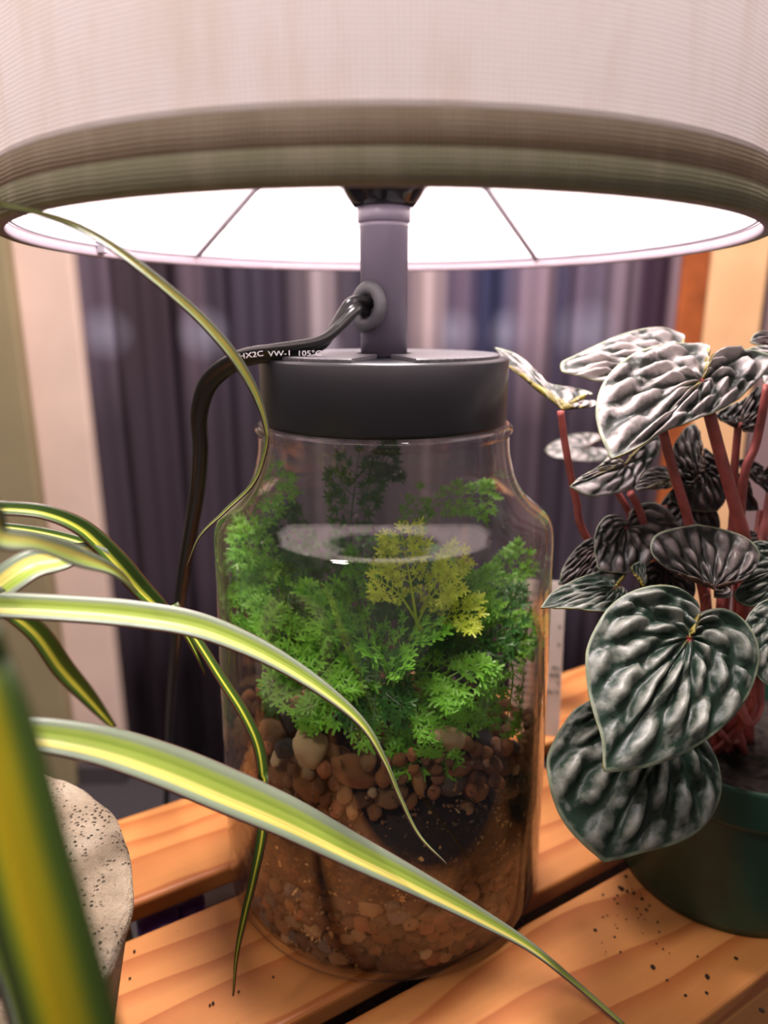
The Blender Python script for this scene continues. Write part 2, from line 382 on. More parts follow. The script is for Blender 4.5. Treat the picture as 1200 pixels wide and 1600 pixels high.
# ------------------------------------------------------------------ plant stand
TH = math.radians(30.5)
stand = empty('plant_stand', (0, 0, -.62), 'pale orange pine slatted stand carrying the jar lamp and both pots', 'plant stand')
U = Vector((math.cos(TH), math.sin(TH), 0)); V = Vector((-math.sin(TH), math.cos(TH), 0))
def uvbox(name, u0, u1, v0, v1, z0, z1, parent, mat=WOOD, bevel=.0022):
    v, f = box_data(0, u1-u0, 0, v1-v0, 0, z1-z0)
    me = bpy.data.meshes.new(name); me.from_pydata(v, [], f); me.materials.append(mat)
    o = bpy.data.objects.new(name, me); COL.objects.link(o)
    o.parent = parent
    p = U*u0+V*v0+Vector((0, 0, z0))-(wloc(parent) if parent else Vector())
    o.location = p; o.rotation_euler = (0, 0, TH)
    if bevel:
        b = o.modifiers.new('bevel', 'BEVEL'); b.width = bevel; b.segments = 3
        b.harden_normals = False
    return o
for (a, b) in ((-.146, -.0725), (-.0615, .0135), (.033, .101)):
    uvbox('plank', -.50, .46, a, b, -.0115, 0, stand)
for u0 in (-.44, .38): uvbox('crossbar', u0, u0+.045, -.126, .095, -.052, -.0117, stand)
uvbox('rail', -.50, .46, -.1455, -.127, -.050, -.0117, stand)
for u0 in (-.44, .38):
    for v0 in (-.142, .059): uvbox('leg', u0, u0+.038, v0, v0+.038, -.62, -.0525, stand)
shelf = uvbox('lower_shelf', -.40, .378, -.10, .058, -.262, -.245, stand)
shelf['label'] = 'lower shelf board under the slats'
# things stored on the lower shelf, glimpsed through the gaps
PUR = plain('purple_plastic', (104, 66, 176), .35)
def bottle(px, py, z, r, label):
    q = onz(px, py, z)
    t = empty('bottle', (q.x, q.y, -.245), label, 'bottle', 'purple bottles under the slats')
    lathe('body', [(0, -.2444), (r, -.2444), (r, z-.045), (r*.75, z-.028), (r*.45, z-.02), (0, z-.02)], PUR, t, 32, (q.x, q.y))
    lathe('cap', [(0, z-.0198), (r*.62, z-.0198), (r*.62, z), (0, z)], PUR, t, 24, (q.x, q.y))
bottle(246, 1430, -.024, .017, 'larger purple bottle under the slats beside the concrete pot')
bottle(298, 1409, -.026, .012, 'slim purple bottle under the slats left of the jar')
q = onz(215, 1452, -.04)
box_b = uvbox('box', 0, .03, 0, .03, 0, .2, None, plain('beige_card', (196, 180, 120), .8)); box_b.location = (q.x-.03, q.y-.012, -.2444)
tag(box_b, 'beige card box under the slats next to the purple bottle', 'box')
q = onz(335, 1404, -.035)
box_w = uvbox('carton', 0, .035, 0, .02, 0, .2, None, plain('white_card', (205, 205, 205), .7)); box_w.location = (q.x-.012, q.y-.002, -.2444)
tag(box_w, 'small white carton under the slats touching the jar foot edge', 'carton')
GB = plain('charcoal_box_plastic', (60, 64, 72), .5)
gb = empty('storage_box', tuple(U*-.06+V*-.065+Vector((0, 0, -.245))), 'charcoal storage box with black printed ring under the front gap', 'storage box')
uvbox('body', -.16, .07, -.10, -.028, -.2444, -.062, gb, GB)
uvbox('lid', -.164, .074, -.104, -.024, -.0618, -.054, gb, GB)
INK = plain('black_ink', (12, 12, 14), .5)
def ring_arc(px, py, r0, a0, a1, wd):
    c = onz(px, py, -.0535); vs, fs = [], []
    for i in range(25):
        a = a0+(a1-a0)*i/24
        for r in (r0, r0+wd): vs.append((c.x+r*math.cos(a), c.y+r*math.sin(a), -.0534))
        if i: k = 2*i; fs.append((k-2, k, k+1, k-1))
    return vs, fs
for (r0, a0, a1, wd) in ((.019, -1.0, 1.0, .0012), (.033, 2.2, 3.9, .0012), (.036, 2.2, 3.9, .001)):
    v_, f_ = ring_arc(545, 1575, r0, a0, a1, wd) if r0 < .03 else ring_arc(740, 1575, r0, a0, a1, wd)
    mesh_obj('printed_ring', v_, f_, INK, gb, smooth=False, solid=.0002)
c = onz(553, 1600, -.0535)
text_mesh('printed_word', 'color', .011, INK, gb, Matrix.Translation((c.x, c.y, -.0534)) @ Matrix.Rotation(1.5, 4, 'Z'))
dk = uvbox('basket', .085, .23, -.09, .04, -.2445, -.07, None, plain('brown_grey_cloth', (88, 76, 70), .9, var=.2), .01)
tag(dk, 'dull brown cloth basket under the slats behind the jar', 'basket')

# ------------------------------------------------------------------ terrarium lamp
lamp = empty('terrarium_lamp', (0, 0, 0), 'table lamp with a glass jar terrarium base and white linen drum shade', 'table lamp')
outer = [(0, 0), (.070, 0), (.0765, .0012), (.0795, .005), (.0800, .012), (.0800, .03), (.0797, .06), (.0790, .10), (.0782, .14), (.0776, .172), (.0773, .181), (.0764, .1868), (.0745, .1905), (.0720, .1928), (.0695, .1950),
         (.0665, .1975), (.0635, .2005), (.0610, .2045), (.0588, .2095), (.0572, .2150), (.0562, .2200), (.0559, .2250), (.0560, .2270), (.0567, .2280), (.0573, .2292), (.0570, .2305), (.0562, .2312), (.0558, .2316), (.0553, .2316)]
inner = [(.0546, .2312), (.0540, .2270), (.0539, .2240), (.0542, .2195), (.0550, .2143), (.0565, .2088), (.0588, .2033), (.0616, .1988), (.0648, .1956), (.0680, .1930), (.0706, .1908), (.0727, .1885), (.0742, .1855), (.0750, .180),
         (.0753, .172), (.0758, .14), (.0766, .10), (.0773, .06), (.0776, .03), (.0775, .012), (.0768, .0060), (.0745, .0036), (0, .0032)]
def smooth_prof(p, n=3):
    q = catmull([(a, b, 0) for a, b in p], n); return [(max(0, v[0]), v[1]) for v in q]
jar = lathe('glass_jar', smooth_prof(outer[1:])+smooth_prof(inner[:-1]), GLASS, lamp, 160)
ZI = [z for r, z in inner[::-1]][1:]; RI = [r for r, z in inner[::-1]][1:]
# close base discs
bm = bmesh.new(); bm.from_mesh(jar.data)
be = [e for e in bm.edges if e.is_boundary]
bmesh.ops.holes_fill(bm, edges=be, sides=400); bmesh.ops.recalc_face_normals(bm, faces=bm.faces); bm.to_mesh(jar.data); bm.free()
jar['label'] = 'clear glass jar with sloping shoulders'
lid = lathe('lid', [(0, .2317), (.0530, .2317), (.0539, .2322), (.0541, .2335), (.0543, .2588), (.0536, .2598), (.0, .2598)], BLACKP, lamp, 128)
# raised plate on the lid with a slot at the front
vs, fs = [], []
rz = ((.046, .2599), (.0500, .2599), (.0500, .2610), (.0494, .2614), (.012, .2614), (.012, .2599))
aN = 100; gap = math.radians(14)
for i in range(aN+1):
    a = -math.pi/2+gap+(2*math.pi-2*gap)*i/aN
    for r, z in rz: vs.append((r*math.cos(a), r*math.sin(a), z))
m6 = len(rz)
for i in range(aN):
    for j in range(m6): fs.append((i*m6+j, (i+1)*m6+j, (i+1)*m6+(j+1) % m6, i*m6+(j+1) % m6))
fs += [tuple(range(m6)), tuple(aN*m6+j for j in range(m6))[::-1]]
pl = mesh_obj('lid_plate', vs, fs, plain('grey_speckled_plastic', (96, 94, 100), .35, var=.3, scale=900), lid, smooth=False)
stem = lathe('stem', [(.0, .2602), (.0101, .2602), (.0101, .3120), (.0103, .3124), (.0103, .3136), (.0101, .3140), (.0105, .3144), (.0110, .3150), (.0110, .3205), (0, .3205)], STEMM, lamp, 64)
# grommet where the cord leaves the stem
gd = (P(573, 467, .30)-Vector((0, 0, P(573, 467, .30).z))); gz = .2805
gdir = Vector((-.62, -.77, .12)).normalized(); gc = Vector((0, 0, gz))+Vector((gdir.x, gdir.y, 0)).normalized()*.0098
gx = gdir.cross(Vector((0, 0, 1))).normalized(); gy = gx.cross(gdir)
vs, fs = [], []
pr = ((.0085, -.001), (.0096, .0015), (.0082, .0030), (.0056, .0036), (.0044, .0024), (.0042, -.001))
for i in range(40):
    a = 2*math.pi*i/40
    for r, h in pr: vs.append(gc+gx*math.cos(a)*r+gy*math.sin(a)*r*1.12+gdir*h)
for i in range(40):
    for j in range(6): fs.append((i*6+j, ((i+1) % 40)*6+j, ((i+1) % 40)*6+(j+1) % 6, i*6+(j+1) % 6))
mesh_obj('grommet', vs, fs, GROM, stem)
lathe('socket', [(0, .3206), (.0122, .3206), (.0136, .3222), (.0158, .3250), (.0180, .3285), (.0196, .3330), (.0200, .3380), (.0200, .3480), (.0, .3480)], SOCK, lamp, 64)
BULBM = NT('lit_bulb'); em = BULBM.n('ShaderNodeEmission'); em.inputs[0].default_value = (1, .90, .91, 1); em.inputs[1].default_value = BULB_STRENGTH; BULBM.end(em.outputs[0])
lathe('bulb', [(0, .3482), (.013, .3482), (.015, .354), (.024, .366), (.029, .380), (.027, .393), (.018, .402), (0, .406)], BULBM.m, lamp, 24)
# lampshade : inner + outer skins, open at top and bottom
SR, SB, ST = .1455, .3046, .440
shade = lathe('lampshade', [(SR-.0002, SB+.0148), (SR-.0002, .33), (SR-.001, .36), (SR-.003, .40), (SR-.006, ST)], FAB, lamp, 192)
hem = lathe('hem_band', [(SR, SB+.0072), (SR+.0008, SB+.0075), (SR+.0008, SB+.0152), (SR, SB+.0156)], HEM, shade, 192)
hem2 = lathe('hem_fold', [(SR-.0012, SB+.0004), (SR-.0002, SB), (SR+.0008, SB+.0004), (SR+.0009, SB+.0076), (SR, SB+.0078)], HEM2, shade, 192)
ROLL = plain('lining_tape', (150, 134, 142), .8, var=.05)
LIN = m_fabric('shade_lining', lin((244, 236, 238)), lin((236, 226, 230)), .12, (1, 1, 1, 1))
lathe('lining', [(SR-.0012, SB+.0030), (SR-.0016, SB+.010), (SR-.0014, SB+.0168), (SR-.0006, SB+.0172)], LIN, shade, 192)
lathe('lining_roll', [(SR-.0012, SB+.0004), (SR-.0030, SB-.0002), (SR-.0038, SB+.0012), (SR-.0036, SB+.0030), (SR-.0030, SB+.0048), (SR-.0014, SB+.0056)], ROLL, shade, 192)
def ringp(r, z, n=96): return [Vector((r*math.cos(2*math.pi*i/n), r*math.sin(2*math.pi*i/n), z)) for i in range(n+1)]
def torus(name, r, z, t_, mat, parent):
    return lathe(name, [(r+t_*math.cos(2*math.pi*k/8), z+t_*math.sin(2*math.pi*k/8)) for k in range(8)], mat, parent, 128, closed=True)
torus('bottom_ring', SR-.0042, SB+.0050, .0006, WIRE, shade)
torus('top_ring', SR-.008, ST-.004, .0012, WIRE, shade)
torus('fitter_ring', .019, .3500, .0022, WIRE, shade)
for a in (137, 52, 262):
    a = math.radians(a)
    p0 = Vector(((SR-.006)*math.cos(a), (SR-.006)*math.sin(a), SB+.0052)); p1 = Vector((.019*math.cos(a), .019*math.sin(a), .372))
    p2 = Vector((.019*math.cos(a), .019*math.sin(a), .3505))
    sweep('support_wire', [p0+(p1-p0)*k/6 for k in range(7)]+[p2], lambda i, t: circ(.0013, 8), WIRE, shade)
a = math.radians(163); c0 = Vector(((SR-.005)*math.cos(a), (SR-.005)*math.sin(a), SB+.004))
box('clip', (c0.x-.0022, c0.x+.0022, c0.y-.0022, c0.y+.0022, c0.z-.0025, c0.z+.003), WIRE, shade, bevel=.0005)
# cord : flat twin flex, twisted near the grommet
cpts = [gc+gdir*-.002, gc+gdir*.006, P(550, 480, .286), P(528, 508, .283), P(505, 534, .281), P(470, 545, .281), P(430, 551, .282), P(385, 558, .286), P(348, 577, .292), P(322, 606, .298), P(311, 650, .306),
        P(313, 700, .315), P(309, 760, .327), P(299, 825, .343), P(288, 890, .362), P(279, 960, .385), P(272, 1040, .42), P(266, 1120, .47), P(262, 1210, .53), P(256, 1320, .62), P(250, 1440, .75)]
cp_ = [Vector(v) for v in catmull(cpts, 9)]
def twin(i, t):
    r = .0021; o_ = []
    for k in range(10): a = -2.35+4.7*k/9; o_.append((r*.92+r*math.cos(a), r*math.sin(a)))
    for k in range(10): a = math.pi-2.35+4.7*k/9; o_.append((-r*.92+r*math.cos(a), r*math.sin(a)))
    return o_
def tw(t):
    a = [(0, 5.6), (.05, 4.6), (.12, 3.3), (.20, 2.1), (.26, 1.62), (.40, 1.5), (.5, 1.0), (.7, .6), (1, 0)]
    for (x0, y0), (x1, y1) in zip(a, a[1:]):
        if t <= x1: return y0+(y1-y0)*(t-x0)/(x1-x0)
    return 0
cord = sweep('power_cord', cp_, twin, CORD, lamp, twist=tw)
cord['label'] = 'black twin flex cord with white print'
def face_cam(p, ang=0):
    return Matrix.Translation(p) @ Matrix.Rotation(math.pi/2-PITCH, 4, 'X') @ Matrix.Rotation(ang, 4, 'Z')
for s_, px, py, an in (('HX2C', 373, 561, .13), ('VW-1', 419, 557, .04), ('105°C', 464, 556, .0)):
    text_mesh('cord_print', s_, .0030, PRINT, cord, face_cam(P(px, py, .2770), an) @ Matrix.Scale(1.25, 4, (1, 0, 0)))

# ------------------------------------------------------------------ jar contents
def zs(x, y): return .084-.27*y+.004*math.sin(x*60)+.003*math.sin(y*80+1)
RG = .0763
vs, fs = [], []
prof = [(.0, .0046), (.0700, .0046), (.0718, .0075), (.0712, .012), (.0708, .024), (.0722, .034), (.0755, .043), (.0758, .055), (.0757, 5), (.066, 1), (.062, 2), (.05, 3), (.03, 3), (.012, 3)]
nA = 128
for i in range(nA):
    a = 2*math.pi*i/nA; ca, sa = math.cos(a), math.sin(a)
    for r, z in prof:
        if z < 1: zz = z
        else:
            top = zs(r*ca, r*sa)
            zz = top-(.029 if z == 5 else .024 if z == 1 else .010 if z == 2 else .006)
        jj = .0006*mnoise.noise(Vector((r*ca*120, r*sa*120, zz*120))) if r > .03 else 0
        vs.append(((r+jj)*ca, (r+jj)*sa, zz if z >= 1 else min(zz, zs(r*ca, r*sa)-.030)))
mm = len(prof)
for i in range(nA):
    for j in range(mm-1):
        fs.append((i*mm+j, ((i+1) % nA)*mm+j, ((i+1) % nA)*mm+j+1, i*mm+j+1))
fs.append(tuple(i*mm+mm-1 for i in range(nA)))
so = mesh_obj('soil', vs, fs, SOILJ)
tag(so, 'layered black and brown soil filling the lower half of the jar', 'soil', kind='stuff')

PEB = [m_pebble('pebble_orange_brown', (148, 98, 56), (184, 134, 84)), m_pebble('pebble_tan', (172, 132, 88), (206, 170, 124)), m_pebble('pebble_brown', (112, 74, 48), (150, 104, 70)),
       m_pebble('pebble_cream', (204, 178, 132), (226, 208, 170)), m_pebble('pebble_grey', (112, 100, 92), (140, 126, 118), .4), m_pebble('pebble_slate', (44, 46, 50), (66, 68, 72), .35), m_pebble('pebble_rust', (166, 104, 68), (200, 138, 96))]
PNAME = ['orange-brown', 'sandy tan', 'dull brown', 'cream', 'warm grey', 'slate grey', 'rusty red']
def pebble_mesh(seed, sub, amp=.16, name='pebble'):
    bm = bmesh.new(); bmesh.ops.create_icosphere(bm, subdivisions=sub, radius=1)
    for v in bm.verts:
        n_ = mnoise.noise(v.co*1.3+Vector((seed*7.1, 0, 0)))*amp*1.6+mnoise.noise(v.co*3.1+Vector((0, seed*3.3, 0)))*amp*.5
        v.co *= 1+n_
    me = bpy.data.meshes.new(name); bm.to_mesh(me); bm.free(); me.shade_smooth(); return me
PM = {}
for k in range(7):
    for s in range(3):
        me = pebble_mesh(s*11+k, 3 if s else 3); me.materials.append(PEB[k]); PM[(k, s)] = me
def put_pebble(name, loc, r, k, label, cat, group, sc=(1, .85, .7), rot=None, sub=None):
    o = bpy.data.objects.new(name, PM[(k, random.randrange(3))]); COL.objects.link(o)
    o.location = loc; o.scale = (r*sc[0], r*sc[1], r*sc[2])
    o.rotation_euler = rot or (rnd()*6, rnd()*6, rnd()*6)
    return tag(o, label, cat, group)
placed = []
def clash(p, r, f=.82):
    return any((p-q).length < (r+s)*f for q, s in placed)
# the ones the photo singles out, resting against the front glass
special = [(702, 1221, .0062, 4, 'large dark warm-grey pebble at the front glass', (1.1, .9, .85)), (696, 1152, .0072, 3, 'largest pale cream pebble under the fern fronds', (1.35, .8, .7)),
           (446, 1170, .0045, 5, 'dark slate pebble beside the big pale lump', (1, 1, .9)), (484, 1168, .0075, 3, 'big pale lump of stone left of the fern', (1.0, 1.0, 1.05)),
           (653, 1218, .0058, 1, 'long upright peach pebble at the front glass', (1.35, .62, .5)), (582, 1238, .0020, 3, 'tiny white pebble at the front glass', (1, 1, 1)),
           (606, 1246, .0050, 1, 'tan pebble with a notch at the front glass', (1.1, .8, .9)), (555, 1205, .0078, 0, 'wide brown pebble in front of the fern base', (1.25, .8, .8)),
           (487, 1225, .0080, 0, 'craggy orange-brown lump at the front glass', (1.1, .8, .9)), (440, 1210, .0072, 0, 'orange-brown lump under the dark slate pebble', (1.1, .9, .8)), (712, 1195, .0068, 6, 'flat orange pebble above the grey one', (1.2, .8, .6)),
           (728, 1262, .0034, 1, 'sand coloured chip half sunk in black compost', (1, .9, .8))]
for px, py, r, k, lb, sc in special:
    g = onr(px, py, RG-r*.95)
    o = put_pebble('pebble', g, r, k, lb, 'pebble', 'pebbles in the jar top layer', sc, (0, 0, 0) if k != 1 or r < .005 else (0, 1.35, 0))
    o.rotation_euler = (rnd()*.3, (1.3 if 'upright' in lb else rnd()*.4), math.atan2(g.y, g.x)+1.57); placed.append((g, r))
cnt = 0; tries = 0
while cnt < 288 and tries < 60000:
    tries += 1
    if tries % 5 < 4 or cnt > 250:      # against the front glass
        a = -math.pi/2+(rnd()*2-1)*1.6; r = .0030+.0036*rnd()**1.3; R_ = RG-r*.98
        x, y = R_*math.cos(a), R_*math.sin(a); z = zs(x, y)+.002-rnd()*.024
    else:
        r = .0032+.0038*rnd(); rr = math.sqrt(rnd())*(RG-r*1.05); a = rnd()*6.283
        x, y = rr*math.cos(a), rr*math.sin(a); z = zs(x, y)-.002+rnd()*.004
    p = Vector((x, y, z))
    if clash(p, r, .80): continue
    k = random.choices(range(7), (34, 24, 20, 6, 7, 3, 6))[0]
    put_pebble('pebble', p, r, k, 'small rounded %s pebble in the jar top layer' % PNAME[k], 'pebble', 'pebbles in the jar top layer')
    placed.append((p, r)); cnt += 1
placed = []; cnt = 0; tries = 0
while cnt < 150 and tries < 60000:
    tries += 1
    a = -math.pi/2+(rnd()*2-1)*1.3; r = .0027+.0030*rnd(); R_ = RG-r*.72
    x, y = R_*math.cos(a), R_*math.sin(a); hi = .030+.010*max(0, math.cos(a+.9))
    z = .0050+r*.4+(hi-.0050)*rnd()**1.25
    if z < .009: R_ = min(R_, .0755-r*.5); x, y = R_*math.cos(a), R_*math.sin(a)
    p = Vector((x, y, z))
    if clash(p, r, .78): continue
    k = random.choices(range(7), (26, 14, 44, 1, 6, 1, 8))[0]
    o = put_pebble('gravel_stone', p, r, k, 'small %s stone in the jar bottom drainage layer' % PNAME[k], 'stone', 'drainage stones at the jar bottom', (1.1, .9, .62))
    o.rotation_euler = (math.pi/2+rnd()*.4-.2, rnd()*.3, a+math.pi/2); o.rotation_mode = 'XYZ'
    placed.append((p, r)); cnt += 1
# countless finer grit between them, one object
bm = bmesh.new()
for _ in range(700):
    a = -math.pi/2+(rnd()*2-1)*1.6
    if rnd() < .6: z = .006+.033*rnd()**1.4; R_ = RG-.0012 if z > .011 else .0745
    else: z = zs(.07*math.cos(a), .07*math.sin(a))-.012-.02*rnd(); R_ = RG-.0010
    s = .0005+.0008*rnd()
    M_ = Matrix.Translation((R_*math.cos(a), R_*math.sin(a), z)) @ Matrix.Rotation(rnd()*6, 4, (rnd(), rnd(), rnd()+.1)) @ Matrix.Diagonal((s, s*.8, s*.6, 1))
    bmesh.ops.create_icosphere(bm, subdivisions=1, radius=1, matrix=M_)
me = bpy.data.meshes.new('grit'); bm.to_mesh(me); bm.free(); me.materials.append(m_pebble('grit_stone', (96, 66, 42), (150, 116, 76))); me.shade_smooth()
go = bpy.data.objects.new('grit', me); COL.objects.link(go); tag(go, 'fine sandy grit and soil crumbs between the stones in the jar', 'grit', kind='stuff')
bm = bmesh.new()
for cx_, cy_, sx, sy, n_ in ((500, 1455, 26, 26, 46), (640, 1385, 40, 22, 52), (790, 1325, 24, 42, 60), (700, 1290, 60, 26, 26), (540, 1390, 50, 40, 18), (450, 1390, 30, 50, 16)):
    for _ in range(n_):
        q = onr(cx_+random.gauss(0, sx*.6), cy_+random.gauss(0, sy*.6), RG-.0016)
        if q is None or q.z < .008: continue
        s = .0004+.0011*rnd()**2
        bmesh.ops.create_icosphere(bm, subdivisions=1, radius=1, matrix=Matrix.Translation(q) @ Matrix.Rotation(rnd()*6, 4, (rnd(), rnd(), rnd()+.1)) @ Matrix.Diagonal((s*1.7, s*.6, s*.5, 1)))
me = bpy.data.meshes.new('perlite'); bm.to_mesh(me); bm.free(); me.materials.append(plain('straw_perlite', (196, 160, 104), .7, var=.2, scale=300))
po = bpy.data.objects.new('perlite', me); COL.objects.link(po); tag(po, 'straw coloured perlite and root flecks speckling the dark soil in the jar', 'perlite', kind='stuff')
# dark nursery pot rim poking out of the gravel
q = onr(447, 1152, .064); sh = []
for i in range(13):
    a = -2.6+2.0*i/12; sh.append(Vector((q.x+.012+.017*math.cos(a), q.y+.016+.017*math.sin(a), q.z+.002+.003*math.sin(i))))
o = sweep('plastic_ring', sh, lambda i, t: [(-.0004, -.006), (.0004, -.006), (.0006, .006), (-.0006, .006)], plain('black_pot_plastic', (18, 18, 20), .3))
tag(o, 'black plastic rim of a sunken nursery pot in the gravel', 'plastic rim')

def spot(o):
    p = o.location; a = math.degrees(math.atan2(p.x, -p.y)); r = math.hypot(p.x, p.y)
    side = 'far left' if a < -60 else 'left' if a < -30 else 'left of centre' if a < -8 else 'front centre' if a < 8 else 'right of centre' if a < 30 else 'right' if a < 60 else 'far right'
    if abs(a) > 100: side = 'back'
    ring = 'against the glass' if r > .066 else 'half way in' if r > .035 else 'by the fern roots'
    return side, ring
by = {}
for o in COL.objects:
    if o.get('category') in ('pebble', 'stone') and o['label'].startswith('small'):
        side, ring = spot(o); col_ = [n_ for n_ in PNAME if n_ in o['label']][0]
        sz = max(o.scale); size = 'large' if sz > .0052 else 'medium' if sz > .0040 else 'small'
        if o['category'] == 'pebble': lb = '%s %s pebble %s, %s' % (size, col_, ring, side)
        else:
            lb = '%s %s bottom stone, %s, %s' % (size, col_, side, 'top row' if o.location.z > .026 else 'middle row' if o.location.z > .016 else 'lowest row')
        by.setdefault(lb, []).append(o)
ORD = ['leftmost', 'second', 'third', 'fourth', 'fifth', 'sixth', 'seventh', 'eighth', 'ninth', 'tenth', 'eleventh', 'twelfth', 'thirteenth', 'fourteenth', 'fifteenth', 'sixteenth', 'seventeenth', 'eighteenth', 'nineteenth']
for lb, os_ in by.items():
    os_.sort(key=lambda o: o.location.x)
    for k_, o in enumerate(os_):
        o['label'] = lb if len(os_) == 1 else lb+(', leftmost such' if k_ == 0 else ', %s such from left' % ORD[min(k_, 18)])

# ------------------------------------------------------------------ fern in the jar
def frond(name, base, mid, tip, wid, mat, parent, npin=8, face=None, curl=0):
    pts = [Vector(v) for v in catmull([base, mid, tip], 12)]
    L = sum((b-a).length for a, b in zip(pts, pts[1:])); n = len(pts)
    view = Vector((0, -DIST, EYE))
    vs, fs = [], []
    def quadstrip(a, b, w0, w1, sd):
        i = len(vs); vs.extend([a-sd*w0, a+sd*w0, b+sd*w1, b-sd*w1]); fs.append((i, i+1, i+2, i+3))
    def leaflet(p, d, s, nn):      # lobed wedge with blunt teeth
        sd = d.cross(nn).normalized()
        i = len(vs)
        sh_ = [(0, 0), (.07, .32), (.40, .44), (.46, .58), (.17, .56), (.42, .84), (.34, .96), (.11, .74), (.08, 1.16), (-.07, 1.18), (-.12, .76), (-.36, .94), (-.42, .82), (-.16, .55), (-.46, .56), (-.42, .44), (-.07, .30)]
        for x, y in sh_: vs.append(p+sd*x*s+d*y*s+nn*(abs(x)*.5-y*y*.22)*s)
        vs.append(p+d*.45*s); c = len(vs)-1
        for k in range(len(sh_)): fs.append((i+k, i+(k+1) % len(sh_), c))
    up = face or (view-(base+tip)/2).normalized()+Vector((0, 0, .9))
    start = .30
    for i in range(n-1):
        t = i/(n-1); tn = (pts[i+1]-pts[i]).normalized(); sd = tn.cross(up).normalized(); wd = .0007*(1-t*.7)
        quadstrip(pts[i], pts[i+1], wd, wd*.95, sd); quadstrip(pts[i], pts[i+1], wd, wd*.95, sd.cross(tn))
    npin = max(6, npin-2)
    for k in range(npin):
        t = start+(1-start)*(k/npin)**.95; f = t*(n-1); i = min(int(f), n-2); p = pts[i].lerp(pts[i+1], f-i)
        tn = (pts[i+1]-pts[i]).normalized(); sd = tn.cross(up).normalized(); nn = sd.cross(tn).normalized()
        pl_ = wid*math.sin(math.pi*min(1, .22+.78*(1-(k/npin))*1.0))**.8*(.82+.3*rnd())
        if k == 0: pl_ *= .8
        for s_ in (-1, 1):
            d = (sd*s_*.82+tn*.62+nn*(rnd()*.5-.15)).normalized(); nd = (nn+Vector((rnd()-.5, rnd()-.5, rnd()-.5))*.7).normalized()
            m_ = max(2, int(pl_/.0052)); q0 = p
            for j in range(m_):
                u = (j+1)/m_; q1 = p+d*pl_*u*.8+nd*(-.10*pl_*u*u); quadstrip(q0, q1, .00035, .0003, tn); 
                ls = min(.0066, pl_*.56*(1.12-u*.45))*(.85+.3*rnd()); sd2 = d.cross(nd).normalized()
                for e in (-1, 1): leaflet(q1, (sd2*e*.8+d*.62+nd*.15*(rnd()-.4)).normalized(), ls, nd)
                q0 = q1
            leaflet(q0, d, min(.0066, pl_*.5), nd)
    leaflet(pts[-1], (pts[-1]-pts[-2]).normalized(), .006, up.normalized())
    # keep it inside the glass
    for i, v in enumerate(vs):
        lim = float(np.interp(v.z, ZI, RI))-.0012
        r = math.hypot(v.x, v.y)
        if r > lim: v = Vector((v.x*lim/r, v.y*lim/r, v.z))
        if v.z > .226: v.z = .226
        vs[i] = v
    return mesh_obj(name, vs, fs, mat, parent, smooth=False)
fc = Vector((-.004, .004, .080))
fern = empty('fern', fc, 'bright green feathery fern growing from gravel inside the glass jar', 'fern')
def fr(tpx, tpy, td, bpx=575, bpy_=1115, bd=.335, wid=.019, mat=FERN, lift=.012, npin=9, mpx=None):
    def ins(v, px, py):
        R_ = float(np.interp(v.z, ZI, RI))-.006
        if math.hypot(v.x, v.y) <= R_: return v
        g = onr(px, py, R_); return g if g is not None and v.y < .02 else Vector((v.x*R_/math.hypot(v.x, v.y), v.y*R_/math.hypot(v.x, v.y), v.z))
    b = P(bpx, bpy_, bd); t = ins(P(tpx, tpy, td), tpx, tpy)
    m = (b+t)/2+Vector((0, 0, lift)) if mpx is None else ins(P(*mpx), *mpx[:2])
    frond('frond', b, m, t, wid, mat, fern, npin)
# back and inner layer (darker)
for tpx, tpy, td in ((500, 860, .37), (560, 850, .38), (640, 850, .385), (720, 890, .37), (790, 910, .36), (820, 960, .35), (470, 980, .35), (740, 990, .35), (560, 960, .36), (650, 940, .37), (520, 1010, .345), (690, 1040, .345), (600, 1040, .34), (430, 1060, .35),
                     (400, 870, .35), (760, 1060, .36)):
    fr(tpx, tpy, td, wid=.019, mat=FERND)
# main visible fronds
fr(372, 950, .290, 560, 1090, .32, .020, FERN, .006, 11)
fr(412, 985, .285, 570, 1100, .315, .019, FERN, .006, 10)
fr(300+88, 905, .32, 560, 1060, .33, .018, FERN, .01, 10)
fr(455, 1100, .285, 580, 1090, .31, .018, FERN, .008, 9)
fr(530, 1120, .272, 590, 1040, .31, .018, FERN, .010, 9)
fr(500, 1060, .275, 590, 1020, .32, .019, FERN, .008, 9)
fr(585, 1110, .268, 600, 1010, .31, .017, FERND, .010, 9)
fr(660, 1190, .262, 640, 1060, .30, .018, FERN, .006, 10)
fr(735, 1075, .268, 600, 1080, .31, .019, FERN, .008, 10)
fr(700, 1140, .268, 600, 1080, .30, .017, FERN, .008, 9)
fr(500, 960, .30, 590, 1060, .33, .019, FERN, .01, 10)
fr(560, 1000, .285, 590, 1100, .31, .019, FERN, .01, 10)
fr(640, 1010, .285, 600, 1100, .31, .018, FERN, .01, 10)
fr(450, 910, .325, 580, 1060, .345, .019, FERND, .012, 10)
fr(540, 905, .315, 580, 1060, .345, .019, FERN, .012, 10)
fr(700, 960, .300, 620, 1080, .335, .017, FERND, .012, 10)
fr(760, 930, .315, 620, 1080, .345, .018, FERN, .012, 10)
fr(790, 1140, .290, 760, 1000, .325, .014, FERN, .004, 10, (800, 1040, .295))
fr(825, 990, .305, 690, 1060, .325, .014, FERN, .010, 10)
fr(820, 870, .335, 700, 1000, .35, .012, FERN, .006, 9)
fr(765, 778, .345, 600, 860, .36, .011, FERN, .01, 9)
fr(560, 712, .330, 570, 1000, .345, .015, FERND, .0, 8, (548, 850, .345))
fr(608, 722, .335, 545, 760, .335, .011, FERND, .004, 7)
